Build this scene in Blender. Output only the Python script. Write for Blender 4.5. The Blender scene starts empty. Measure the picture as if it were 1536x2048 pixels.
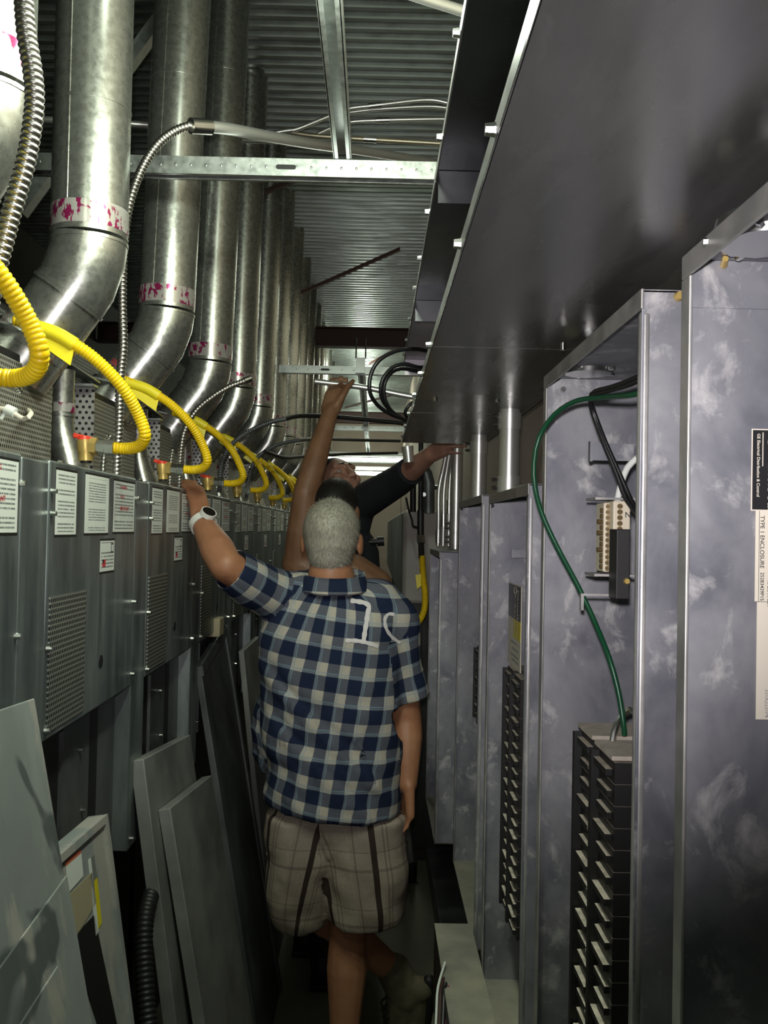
import bpy, bmesh, math, random
import numpy as np
from mathutils import Vector, Matrix, noise
from mathutils.bvhtree import BVHTree
random.seed(7)
C = bpy.context.scene.collection
PI = math.pi
CH = 1.62                      # eye height
F = 1800.0
# ---------------------------------------------------------------- camera
_y = Vector((-18/F, -36/F, -1)).normalized()
_u = Vector((.02, 1, 0))
_z = (_u - _u.dot(_y)*_y).normalized()
_x = _y.cross(_z)
CM = Matrix((_x, _y, _z))
cam = bpy.data.cameras.new('camera'); co = bpy.data.objects.new('camera', cam); C.objects.link(co)
co.matrix_world = Matrix.Translation((0, 0, CH)) @ CM.to_4x4()
cam.sensor_fit = 'VERTICAL'; cam.sensor_height = 36; cam.lens = 36*F/2048; cam.clip_start = .02
bpy.context.scene.camera = co

def at(px, py, Y):
    d = CM @ Vector(((px-768)/F, (1024-py)/F, -1)); d *= Y/d.y
    return Vector((d.x, d.y, d.z+CH))
def atx(px, py, X):
    d = CM @ Vector(((px-768)/F, (1024-py)/F, -1)); d *= X/d.x
    return Vector((d.x, d.y, d.z+CH))
def W(x, y, z): return Vector((x, y, CH+z))

# ---------------------------------------------------------------- mesh builder
ORG = {}
class MB:
    def __init__(s): s.v = []; s.f = []; s.uv = {}
    def quadgrid(s, rings, closed=True, cap0=True, cap1=True):
        b = len(s.v); n = len(rings[0])
        for r in rings: s.v.extend(Vector(p) for p in r)
        m = n if closed else n-1
        for i in range(len(rings)-1):
            for j in range(m):
                a = b+i*n+j; c = b+i*n+(j+1) % n
                s.f.append((a, c, c+n, a+n))
        if closed and cap0: s.f.append(tuple(b+j for j in reversed(range(n))))
        if closed and cap1: s.f.append(tuple(b+(len(rings)-1)*n+j for j in range(n)))
        return s
    def box(s, x0, x1, y0, y1, z0, z1):
        b = len(s.v)
        s.v += [Vector(p) for p in ((x0,y0,z0),(x1,y0,z0),(x1,y1,z0),(x0,y1,z0),(x0,y0,z1),(x1,y0,z1),(x1,y1,z1),(x0,y1,z1))]
        s.f += [tuple(b+k for k in q) for q in ((3,2,1,0),(4,5,6,7),(0,1,5,4),(1,2,6,5),(2,3,7,6),(3,0,4,7))]
        return s
    def rbox(s, x0, x1, y0, y1, z0, z1):      # z given relative to the eye
        return s.box(x0, x1, y0, y1, CH+z0, CH+z1)
    def slab(s, p, t):                        # p: four corners, t: thickness vector
        t = Vector(t); b = len(s.v)
        s.v += [Vector(q) for q in p]+[Vector(q)+t for q in p]
        s.f += [(b+3,b+2,b+1,b), (b+4,b+5,b+6,b+7)]+[(b+i, b+(i+1) % 4, b+(i+1) % 4+4, b+i+4) for i in range(4)]
        return s
    def obox(s, c, ax, ay, az):               # half axes
        c = Vector(c); ax, ay, az = Vector(ax), Vector(ay), Vector(az)
        return s.slab([c-ax-ay-az, c+ax-ay-az, c+ax+ay-az, c-ax+ay-az], 2*az)
    def tube(s, pts, r, n=12, cap=True):
        pts = [Vector(p) for p in pts]; N = len(pts)
        rr = r if hasattr(r, '__len__') else [r]*N
        T = []
        for i in range(N):
            d = pts[min(i+1, N-1)]-pts[max(i-1, 0)]
            T.append(d.normalized() if d.length > 1e-9 else Vector((0, 0, 1)))
        a = T[0].orthogonal().normalized(); rings = []
        for i in range(N):
            a = (a-a.dot(T[i])*T[i])
            a = a.normalized() if a.length > 1e-6 else T[i].orthogonal().normalized()
            b = T[i].cross(a)
            rings.append([pts[i]+rr[i]*(math.cos(2*PI*k/n)*a+math.sin(2*PI*k/n)*b) for k in range(n)])
        return s.quadgrid(rings, True, cap, cap)
    def cyl(s, p0, p1, r, r1=None, n=16):
        return s.tube([p0, p1], [r, r if r1 is None else r1], n)
    def ell(s, c, rx, ry, rz, R=None, nu=20, nv=12):
        c = Vector(c); rings = []
        for i in range(nv+1):
            t = PI*(i/nv); rr = max(math.sin(t), 1e-3)
            ring = []
            for j in range(nu):
                p = Vector((rx*rr*math.cos(2*PI*j/nu), ry*rr*math.sin(2*PI*j/nu), -rz*math.cos(t)))
                ring.append(c+(R @ p if R else p))
            rings.append(ring)
        return s.quadgrid(rings)
    def cap(s, p0, r0, p1, r1, n=14):          # capsule with two radii
        p0, p1 = Vector(p0), Vector(p1); d = (p1-p0); L = d.length
        if L < 1e-6: return s.ell(p0, r0, r0, r0)
        d.normalize(); P = []; R = []
        for k in range(5):
            t = PI/2*k/5; P.append(p0-d*r0*math.cos(t)); R.append(max(r0*math.sin(t), 1e-4))
        P.append(p0); R.append(r0); P.append(p1); R.append(r1)
        for k in range(4, -1, -1):
            t = PI/2*k/5; P.append(p1+d*r1*math.cos(t)); R.append(max(r1*math.sin(t), 1e-4))
        a = d.orthogonal().normalized(); b = d.cross(a)
        return s.quadgrid([[P[i]+R[i]*(math.cos(2*PI*k/n)*a+math.sin(2*PI*k/n)*b) for k in range(n)] for i in range(len(P))])
    def chain(s, pts, rads):
        for i in range(len(pts)-1): s.cap(pts[i], rads[i], pts[i+1], rads[i+1])
        return s
    def mesh(s, name, org=Vector((0, 0, 0))):
        me = bpy.data.meshes.new(name)
        me.from_pydata([p-org for p in s.v], [], s.f); me.update()
        bm = bmesh.new(); bm.from_mesh(me); bmesh.ops.recalc_face_normals(bm, faces=bm.faces); bm.to_mesh(me); bm.free()
        return me
    def build(s, name, m, parent=None, smooth=True, bevel=0, org=None):
        if parent is not None: org = ORG[parent]
        elif org is None:
            xs = [p.x for p in s.v]; ys = [p.y for p in s.v]; zs = [p.z for p in s.v]
            org = Vector(((min(xs)+max(xs))/2, (min(ys)+max(ys))/2, min(zs)))
        me = s.mesh(name, org)
        return link(name, me, m, parent, org, smooth, bevel)
def link(name, me, m, parent, org, smooth=True, bevel=0):
    if smooth:
        me.polygons.foreach_set('use_smooth', [True]*len(me.polygons)); me.set_sharp_from_angle(angle=math.radians(38))
    if m and not me.materials: me.materials.append(m)
    o = bpy.data.objects.new(name, me); C.objects.link(o); ORG[o] = org
    if parent is not None: o.parent = parent
    else: o.location = org
    if bevel:
        md = o.modifiers.new('bevel', 'BEVEL'); md.width = bevel; md.segments = 2; md.limit_method = 'ANGLE'
    return o
def tag(o, label, cat, group=None):
    o['label'] = label; o['category'] = cat
    if group: o['group'] = group
    return o
def struct(o): o['kind'] = 'structure'; return o
def thing(name, label, cat, loc, group=None):
    o = bpy.data.objects.new(name, None); C.objects.link(o); o.location = loc; o.empty_display_size = .05
    ORG[o] = Vector(loc)
    return tag(o, label, cat, group)
def copy_tree(o, parent=None, shift=None, label=None, group=None):
    c = o.copy(); C.objects.link(c); ORG[c] = ORG[o].copy()
    if parent is not None: c.parent = parent
    elif shift is not None: c.location = o.location+Vector(shift); ORG[c] += Vector(shift)
    if label: c['label'] = label
    if group: c['group'] = group
    for ch in list(o.children): copy_tree(ch, c)
    return c
def spline(pts, step=.01):
    pts = [Vector(p) for p in pts]; P = [2*pts[0]-pts[1]]+pts+[2*pts[-1]-pts[-2]]; out = []
    for i in range(1, len(P)-2):
        n = max(2, int((P[i+1]-P[i]).length/step))
        for k in range(n):
            t = k/n; a, b, c, d = P[i-1], P[i], P[i+1], P[i+2]
            out.append(.5*((2*b)+(c-a)*t+(2*a-5*b+4*c-d)*t*t+(3*b-a-3*c+d)*t**3))
    out.append(pts[-1]); return out
def resample(pts, step):
    L = [0]
    for i in range(1, len(pts)): L.append(L[-1]+(pts[i]-pts[i-1]).length)
    n = max(2, int(L[-1]/step)); out = []; j = 0
    for k in range(n+1):
        t = L[-1]*k/n
        while j < len(L)-2 and L[j+1] < t: j += 1
        d = L[j+1]-L[j]; out.append(pts[j].lerp(pts[j+1], (t-L[j])/d if d > 1e-9 else 0))
    return out
def corrug(pts, r, pitch, amp, n=14):
    P = resample(spline(pts, .008), pitch/4)
    return MB().tube(P, [r+amp*(0, .8, 1, .8)[i % 4]-amp for i in range(len(P))], n)
def wire(pts, r, n=10, step=.012): return MB().tube(spline(pts, step), r, n)

# ---------------------------------------------------------------- materials
def new(name):
    m = bpy.data.materials.new(name); m.use_nodes = True; nt = m.node_tree
    return m, nt, nt.nodes['Principled BSDF']
def N(nt, t, **kw):
    n = nt.nodes.new(t)
    for k, v in kw.items(): setattr(n, k, v)
    return n
def col(c): return (c[0], c[1], c[2], 1) if not isinstance(c, (int, float)) else (c, c, c, 1)
def ramp(nt, src, stops):
    r = N(nt, 'ShaderNodeValToRGB'); nt.links.new(src, r.inputs[0])
    e = r.color_ramp.elements
    e[0].position, e[0].color = stops[0][0], col(stops[0][1]); e[1].position, e[1].color = stops[-1][0], col(stops[-1][1])
    for p, c in stops[1:-1]:
        k = e.new(p); k.color = col(c)
    return r.outputs[0]
def math_(nt, op, a, b=None):
    n = N(nt, 'ShaderNodeMath', operation=op)
    for i, x in enumerate((a, b)):
        if x is None: continue
        if isinstance(x, (int, float)): n.inputs[i].default_value = x
        else: nt.links.new(x, n.inputs[i])
    return n.outputs[0]
def mixc(nt, f, a, b, mode='MIX'):
    n = N(nt, 'ShaderNodeMix', data_type='RGBA', blend_type=mode)
    for i, x in ((0, f), (6, a), (7, b)):
        if isinstance(x, (int, float)) and i == 0: n.inputs[0].default_value = x
        elif isinstance(x, (tuple, float, int)): n.inputs[i].default_value = col(x)
        else: nt.links.new(x, n.inputs[i])
    return n.outputs[2]
def noise_(nt, scale, detail=4, rough=.55, stretch=(1, 1, 1), dist=0, src='pos'):
    if src == 'pos': g = N(nt, 'ShaderNodeNewGeometry').outputs['Position']
    else: g = N(nt, 'ShaderNodeTexCoord').outputs[src]
    mp = N(nt, 'ShaderNodeMapping'); mp.inputs['Scale'].default_value = stretch; nt.links.new(g, mp.inputs[0])
    n = N(nt, 'ShaderNodeTexNoise'); n.inputs['Scale'].default_value = scale; n.inputs['Detail'].default_value = detail
    n.inputs['Roughness'].default_value = rough; n.inputs['Distortion'].default_value = dist
    nt.links.new(mp.outputs[0], n.inputs[0]); return n.outputs[0]
def bump(nt, b, h, strength=.2, dist=.01):
    n = N(nt, 'ShaderNodeBump'); n.inputs['Strength'].default_value = strength; n.inputs['Distance'].default_value = dist
    nt.links.new(h, n.inputs['Height']); nt.links.new(n.outputs[0], b.inputs['Normal'])
def plain(name, c, rough=.5, metal=0, emit=0, spec=None):
    m, nt, b = new(name); b.inputs['Base Color'].default_value = col(c); b.inputs['Roughness'].default_value = rough; b.inputs['Metallic'].default_value = metal
    if spec is not None: b.inputs['Specular IOR Level'].default_value = spec
    if emit: b.inputs['Emission Color'].default_value = col(c); b.inputs['Emission Strength'].default_value = emit
    return m
def mottled(name, c0, c1, scale=8, r0=.3, r1=.5, metal=1, stretch=(1, 1, 1), bmp=0, detail=5, lo=.35, hi=.65, dist=0, extra=None):
    m, nt, b = new(name); n = noise_(nt, scale, detail, .6, stretch, dist)
    c = ramp(nt, n, [(lo, c0), (hi, c1)])
    if extra:                                   # second layer: (scale, lo, hi, colour, stretch)
        n2 = noise_(nt, extra[0], 6, .65, extra[4] if len(extra) > 4 else (1, 1, 1), .4)
        c = mixc(nt, ramp(nt, n2, [(extra[1], 0.0), (extra[2], 1.0)]), c, extra[3])
    nt.links.new(c, b.inputs['Base Color'])
    nt.links.new(ramp(nt, n, [(lo, r0), (hi, r1)]), b.inputs['Roughness'])
    b.inputs['Metallic'].default_value = metal
    if bmp: bump(nt, b, noise_(nt, scale*6, 3, .5, stretch), bmp, .002)
    return m
M = {}
M['flue'] = mottled('flue_galvanized', (.48, .49, .455), (.58, .59, .55), 70, .25, .31, .9, (1, 1, 1), .0, 3)
M['galv'] = mottled('galvanized_strut', (.50, .54, .52), (.66, .69, .67), 50, .32, .45, .9)
M['cover'] = mottled('boiler_cover_metal', (.15, .18, .182), (.42, .46, .46), 9, .33, .52, .75, (1, 1.6, .30), .03, 6, .3, .72, .3, (5, .55, .8, (.5, .52, .5), (1, 3, .25)))
M['dark_panel'] = mottled('dark_panel_metal', (.10, .11, .115), (.2, .21, .21), 6, .4, .55, .6, (1, 1, .5))
M['black'] = plain('black_paint', (.012, .012, .012), .5)
M['blackrubber'] = plain('black_cable', (.010, .010, .011), .38)
M['enclosure'] = mottled('zinc_enclosure', (.165, .17, .20), (.36, .36, .38), 9, .42, .55, .4, (1, 1, .8), .02, 8, .34, .68, .4, (22, .55, .70, (.56, .55, .55), (1, 1, .75)))
M['enclosure_edge'] = mottled('zinc_flange', (.34, .34, .33), (.5, .49, .47), 14, .35, .5, .6)
M['gutter'] = mottled('gutter_steel', (.21, .21, .205), (.31, .305, .30), 5, .20, .36, .8, (3, .6, 1), .01, 7, .35, .68, .3, (9, .6, .82, (.34, .33, .33), (3, .8, 1)))
M['gutter_lip'] = mottled('gutter_lip', (.10, .10, .098), (.16, .16, .155), 12, .35, .5, .5)
M['gutter_in_shaded'] = mottled('gutter_inside_shaded', (.05, .052, .055), (.085, .085, .09), 5, .2, .35, 1)  # trough inside, near lengths: shade put into the colour
M['gutter_in_lit'] = mottled('gutter_inside_lit', (.4, .37, .41), (.55, .5, .55), 9, .4, .55, .4)  # same inside, far length: lamplight put into the paler colour
def sheetmat():
    m, nt, b = new('dusty_sheet'); c = ramp(nt, noise_(nt, 4, 6, .6, (1, 1, .4), .5), [(.35, (.25, .275, .275)), (.65, (.40, .425, .41))])
    c = mixc(nt, ramp(nt, noise_(nt, 5, 6, .65, (1, 1.5, .5), .4), [(.50, 0.0), (.56, .9)]), c, (.50, .475, .43))
    c = mixc(nt, ramp(nt, noise_(nt, 3.1, 3, .5, (1, 1, .7), 1.2), [(.60, 0.0), (.63, .85)]), c, (.10, .115, .12))
    nt.links.new(c, b.inputs['Base Color']); b.inputs['Roughness'].default_value = .6; b.inputs['Metallic'].default_value = .2; return m
M['sheet'] = sheetmat()
M['sheet2'] = mottled('grey_sheet', (.20, .20, .19), (.30, .30, .285), 6, .5, .65, .3)
M['bx'] = plain('flexible_steel', (.62, .60, .56), .3, 1)
M['emt'] = plain('emt_steel', (.78, .79, .76), .34, .8)
M['tanemt'] = plain('tan_conduit', (.60, .54, .40), .38, .8)
M['steel'] = plain('bright_steel', (.75, .75, .73), .22, 1)
M['iron'] = plain('black_iron', (.02, .02, .02), .45, .3)
M['brass'] = plain('brass', (.62, .44, .14), .38, .55)
M['brassdark'] = plain('aged_brass', (.20, .14, .06), .4, .6)
M['yellow'] = mottled('yellow_hose', (.85, .56, .005), (.93, .66, .01), 20, .35, .45, 0)
M['yellowtape'] = plain('yellow_tape', (.9, .74, .02), .4)
M['red'] = plain('red_handle', (.75, .05, .025), .4)
M['green'] = plain('green_insulation', (.006, .07, .028), .35)
M['white'] = plain('white_paper', (.80, .83, .78), .6)
M['cream'] = plain('cream_paper', (.78, .72, .60), .6)
M['ink'] = plain('black_ink', (.03, .03, .03), .6)
M['inkgrey'] = plain('grey_print', (.33, .34, .33), .6)
M['inkred'] = plain('red_print', (.62, .05, .06), .6)
M['magenta'] = plain('magenta_print', (.32, .02, .10), .4)
M['labelblack'] = plain('label_black', (.012, .012, .014), .4)
M['labelyellow'] = plain('label_yellow', (.8, .66, .02), .5)
M['tan'] = plain('tan_paper', (.42, .36, .23), .7)
M['orange'] = plain('orange_print', (.62, .16, .08), .6)
M['beigeplastic'] = plain('beige_plastic', (.70, .63, .48), .45)
M['boilerwhite'] = mottled('beige_enamel', (.40, .37, .33), (.46, .43, .39), 5, .45, .55, 0)
M['wallbeige'] = mottled('beige_wall', (.42, .34, .28), (.48, .40, .33), 3, .8, .9, 0)
M['walldark'] = mottled('dark_wall', (.05, .055, .05), (.09, .09, .085), 2, .8, .9, 0)
M['deck'] = mottled('deck_steel', (.18, .20, .19), (.28, .31, .295), 6, .32, .5, .6, (1, 3, 1))
M['joist'] = plain('red_oxide_steel', (.055, .022, .018), .6)
M['floor'] = mottled('concrete_floor', (.15, .145, .105), (.22, .21, .155), 2.5, .7, .9, 0, (1, 1, 1), .05, 8)
M['dusty'] = mottled('dusty_ledge', (.20, .20, .17), (.40, .37, .29), 7, .7, .9, .1, (1, 1, 1), .05, 7)
M['tubelight'] = plain('lit_tube', (.9, 1, .86), .4, 0, 9)
M['navyshirt'] = plain('navy_fabric', (.012, .013, .018), .9)
M['bootblack'] = plain('black_leather', (.012, .012, .012), .55)
M['watch'] = plain('watch_white', (.72, .72, .68), .35)
M['watchdial'] = plain('watch_dial', (.012, .008, .006), .2)
M['pinkglow'] = plain('strut_end_pink', (.7, .6, .55), .4, .5)

M['dust'] = mottled('settled_dust', (.46, .41, .34), (.62, .56, .48), 40, .9, .95, 0)
def dusty_breaker():
    m, nt, b = new('breaker_plastic'); g = N(nt, 'ShaderNodeNewGeometry'); s = N(nt, 'ShaderNodeSeparateXYZ'); nt.links.new(g.outputs['True Normal'], s.inputs[0])
    f = math_(nt, 'MULTIPLY', ramp(nt, s.outputs[2], [(.6, 0.0), (.8, 1.0)]), ramp(nt, noise_(nt, 60, 4), [(.3, .55), (.6, 1.0)]))
    nt.links.new(mixc(nt, f, (.014, .013, .013), (.68, .60, .50)), b.inputs['Base Color']); b.inputs['Roughness'].default_value = .5; return m
M['breaker'] = dusty_breaker()
def pattern(name, base, hole, pitch, rad, axes='yz', hexa=True, metal=.6, rough=.45, skew=0, ellip=1.0):
    """sheet with a regular field of round holes, laid out in metres on the sheet"""
    m, nt, b = new(name); tc = N(nt, 'ShaderNodeTexCoord'); s = N(nt, 'ShaderNodeSeparateXYZ'); nt.links.new(tc.outputs['Object'], s.inputs[0])
    u = s.outputs['xyz'.index(axes[0])]; v = s.outputs['xyz'.index(axes[1])]
    pv = pitch*(.866 if hexa else 1)*ellip
    vv = math_(nt, 'DIVIDE', v, pv); row = math_(nt, 'FLOOR', vv); uu = math_(nt, 'DIVIDE', u, pitch)
    if hexa: uu = math_(nt, 'ADD', uu, math_(nt, 'MULTIPLY', row, .5))
    if skew: uu = math_(nt, 'ADD', uu, math_(nt, 'MULTIPLY', vv, skew))
    fu = math_(nt, 'SUBTRACT', math_(nt, 'FRACT', uu), .5); fv = math_(nt, 'MULTIPLY', math_(nt, 'SUBTRACT', math_(nt, 'FRACT', vv), .5), pv/pitch)
    d = math_(nt, 'SQRT', math_(nt, 'ADD', math_(nt, 'MULTIPLY', fu, fu), math_(nt, 'MULTIPLY', math_(nt, 'MULTIPLY', fv, fv), 1/ellip**2)))
    f = math_(nt, 'LESS_THAN', d, rad/pitch)
    nt.links.new(mixc(nt, f, base, hole), b.inputs['Base Color'])
    nt.links.new(math_(nt, 'MULTIPLY', math_(nt, 'SUBTRACT', 1, f), metal), b.inputs['Metallic'])
    b.inputs['Roughness'].default_value = rough
    return m
M['perf'] = pattern('perforated_plate', (.40, .39, .34), (.02, .02, .018), .0085, .0026, 'yz', True, .4, .5, 0, 1.3)
M['mesh'] = pattern('expanded_mesh', (.55, .56, .48), (.02, .022, .02), .0082, .0031, 'yz', True, .7, .4, 0, 1.25)
M['perfbig'] = pattern('bracket_plate', (.46, .45, .43), (.012, .012, .012), .0145, .0036, 'xz', True, .5, .45)
M['perfhex'] = pattern('hex_screen', (.42, .43, .40), (.01, .01, .01), .0095, .0036, 'yz', True, .6, .4)

def text(body, size, p, dx, dy, m, parent, name='lettering'):
    cu = bpy.data.curves.new('t', 'FONT'); cu.body = body; cu.size = size; cu.extrude = 0; cu.offset = size*.012
    o = bpy.data.objects.new('t', cu); C.objects.link(o)
    me = bpy.data.meshes.new_from_object(o.evaluated_get(bpy.context.evaluated_depsgraph_get()))
    bpy.data.objects.remove(o); bpy.data.curves.remove(cu)
    dx, dy = Vector(dx).normalized(), Vector(dy).normalized(); nrm = dx.cross(dy); p = Vector(p)
    for v in me.vertices:
        q = v.co; v.co = p+dx*q.x+dy*q.y+nrm*.0004-(ORG[parent] if parent else Vector())
    me.materials.clear(); me.materials.append(m); me.name = name
    o = bpy.data.objects.new(name, me); C.objects.link(o)
    if parent: o.parent = parent; ORG[o] = ORG[parent]
    return o
# ================================================================ the setting
Z0 = -CH
struct(MB().rbox(-2.2, 1.0, -1.6, 15.2, -CH-.12, -CH).build('floor', M['floor']))
DK = 1.80
def deck():
    prof = []; y = -1.6; p = .0667
    while y < 15.2:
        prof += [(y, DK), (y+.020, DK), (y+.028, DK+.030), (y+.056, DK+.030), (y+.0645, DK)]
        y += p
    mb = MB()
    mb.quadgrid([[W(x, a, b) for a, b in prof] for x in (-2.2, 1.0)], closed=False)
    return mb.build('ceiling', M['deck'])
struct(deck())
struct(MB().rbox(.41, .53, -1.6, 15.2, -CH, DK+.05).build('wall_right', M['wallbeige'], bevel=0))
struct(MB().rbox(-2.3, -2.2, -1.6, 15.2, -CH, DK+.05).build('wall_left', M['walldark']))
struct(MB().rbox(-2.2, .41, 14.9, 15.1, -CH, DK+.05).build('wall_back', M['wallbeige']))
struct(MB().rbox(-2.2, .41, -1.7, -1.6, -CH, DK+.05).build('wall_front', M['walldark']))
struct(MB().rbox(.28, .409, 2.55, 13.5, -CH, -CH+.10).build('trim_1', M['dark_panel'], bevel=.006))

# ---------------------------------------------------------------- overhead
def joist(y, label):
    o = thing('steel_joist', label, 'joist', W(0, y, 1.42), 'joists under the roof deck')
    MB().rbox(-2.19, .40, y-.05, y+.05, 1.56, 1.572).build('top_flange', M['joist'], o, False)
    MB().rbox(-2.19, .40, y-.004, y+.004, 1.43, 1.561).build('web', M['joist'], o, False)
    MB().rbox(-2.19, .40, y-.05, y+.05, 1.42, 1.432).build('bottom_flange', M['joist'], o, False)
joist(7.0, 'dark red steel joist crossing just above the second bright strut')
joist(12.0, 'dark red steel joist farthest down the aisle below the deck')
for a, b, lab in (((597, 588, 5.4), (800, 498, 5.4), 'dark red diagonal brace under the deck above the raised arm'),
                  ((510, 392, 3.9), (640, 340, 3.9), 'dark rusty diagonal brace behind the nearest cross strut'), ((738, 728, 8.6), (812, 686, 8.6), 'dark red diagonal brace just right of the thin hanger rods'), ((640, 800, 8.8), (690, 760, 8.8), 'short dark red brace left of the raised hand'), ((690, 815, 9.3), (800, 786, 9.3), 'faint diagonal brace behind the black cable loops')):
    tag(MB().obox((at(*a)+at(*b))/2, (at(*b)-at(*a))/2, (0, .012, 0), (0, 0, .010)).build('bridging_brace', M['joist'], None, False), lab, 'brace')

def channel(p0, p1, w, h, face_up=False):       # open steel channel, runs from p0 to p1
    d = (p1-p0); L = d.length; d.normalize(); s = Vector((0, 0, 1)).cross(d).normalized(); u = Vector((0, 0, 1)); t = .003
    mb = MB(); c = (p0+p1)/2; hd = d*L/2
    mb.obox(c+u*(h/2-t/2), hd, s*w/2, u*t/2)
    for k in (-1, 1):
        mb.obox(c+s*k*(w/2-t/2)-u*t/2, hd, s*t/2, u*(h/2-t/2))
        mb.obox(c+s*k*(w/2-.006)-u*(h/2-t/2), hd, s*.005, u*t/2)
    return mb
def cross_strut(Y, x0, x1, z, label, slot=None, tick=None):
    a, b = W(x0, Y, z), W(x1, Y, z)
    o = thing('strut_channel', label, 'strut', (a+b)/2, 'cross struts over the aisle')
    channel(a, b, .041, .041).build('channel', M['galv'], o, False)
    if slot is not None:
        mb = MB(); yy = Y-.0215
        pts = [(slot+.018+.0055*math.cos(t), z+.0055*math.sin(t)) for t in [PI/2-PI*k/8 for k in range(9)]]+[(slot-.018-.0055*math.cos(t), z-.0055*math.sin(t)) for t in [PI/2-PI*k/8 for k in range(9)]]
        mb.quadgrid([[W(p, yy+.001, q) for p, q in pts], [W(p, yy-.0002, q) for p, q in pts]]).build('slot', M['black'], o, False)
    if tick:
        x = x0+.03; k = 0
        while x < x1-.02 and k < 40:
            MB().ell(W(x, Y-.0200, z), .0032, .0016, .0045, None, 8, 5).build('dimple', M['galv'], o); x += tick; k += 1
    return o
cross_strut(2.10, -1.0, .30, .84, 'nearest galvanized cross strut with slot, high across the aisle', -.224, .035)
cross_strut(4.75, -1.0, .36, .84, 'second galvanized cross strut, just above the raised bare hand', -.28, .06)
cross_strut(7.45, -1.0, .36, .84, 'third galvanized cross strut with holes, behind the raised forearm', None, .07)
cross_strut(11.0, -1.0, .36, .84, 'farthest galvanized cross strut, level with the dark haired head')
for y0, y1, lab in ((.75, 2.14, 'long galvanized strut hanging lengthwise above the nearest cross strut'), (4.70, 11.1, 'long galvanized strut lengthwise resting on the farther cross struts')):
    o = thing('strut_channel', lab, 'strut', W(-.093, y0, .861))
    channel(W(-.093, y0, .882), W(-.093, y1, .882), .041, .041).build('channel', M['galv'], o, False)
for x in (-.118, -.068):
    tag(MB().cyl(W(x, 4.72, .90), W(x, 4.72, 1.01), .004, n=8).build('threaded_rod', M['iron']), ('left' if x < -.1 else 'right')+' one of two thin hanger rods above the second cross strut', 'rod')
for Y in (4.72, 7.44):
    tag(MB().rbox(-.117, -.069, Y-.03, Y-.026, .862, .90).rbox(-.117, -.069, Y-.029, Y-.024, .82, .862).build('strut_bracket', M['galv'], None, False), 'small bright angle bracket joining the long strut to the '+('second' if Y < 5 else 'third')+' cross strut', 'bracket')

def emt(name, pts, r, label, m='emt', couplings=(), group=None):
    P = [at(*p) for p in pts]
    o = thing(name, label, 'conduit', P[0], group)
    wire(P, r, 12).build('tube', M[m], o)
    S = spline(P, .012)
    for t in couplings:
        k = int(t*(len(S)-2)); d = (S[k+1]-S[k]).normalized()
        MB().cyl(S[k]-d*.025, S[k]+d*.025, r*1.28, n=12).build('coupling', M['steel'], o)
    return o
main = emt('conduit', [(392, 252, 1.95), (450, 257, 2.0), (520, 270, 2.1), (620, 287, 2.3), (740, 304, 2.6), (872, 326, 2.95), (900, 330, 3.0)], .0135, 'bright thick conduit sloping across the top of the aisle', 'emt', (.01,))
emt('conduit', [(800, -18, 1.75), (850, -2, 1.78), (925, 22, 1.82), (990, 44, 1.85)], .011, 'brightly lit conduit end at the top edge beside the black trough')
emt('conduit', [(467, 280, 3.4), (570, 262, 3.4), (595, 258, 3.4), (655, 234, 3.4), (695, 218, 3.4), (750, 211, 3.4), (850, 200, 3.4), (895, 206, 3.4), (920, 215, 3.4)], .0085, 'topmost thin conduit kinked upward under the deck', 'emt', (.63,), 'thin conduits under the deck')
emt('conduit', [(690, 226, 3.45), (750, 219, 3.45), (850, 213, 3.45), (895, 216, 3.45), (920, 222, 3.45)], .008, 'second thin conduit just below the topmost kinked one', 'emt', (), 'thin conduits under the deck')
emt('conduit', [(636, 268, 3.5), (660, 257, 3.5), (697, 245, 3.5), (750, 241, 3.5), (888, 238, 3.5), (915, 242, 3.5)], .0085, 'third thin conduit from the top, straight with one coupling', 'emt', (.5,), 'thin conduits under the deck')
emt('conduit', [(560, 262, 3.5), (615, 270, 3.5), (660, 274, 3.5), (740, 279, 3.5), (880, 287, 3.5), (905, 290, 3.5)], .010, 'lowest thin conduit with the yellowish tint and a dark coupling', 'tanemt', (.55,), 'thin conduits under the deck')
emt('conduit', [(462, 280, 3.2), (560, 283, 3.2), (585, 275, 3.3)], .009, 'short thin conduit behind the bright sloping conduit', 'emt')
emt('conduit', [(630, 763, 3.42), (690, 770, 3.42), (740, 777, 3.42), (805, 790, 3.42), (840, 796, 3.42)], .011, 'grey conduit gripped by the raised hand below the second strut', 'emt')

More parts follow.
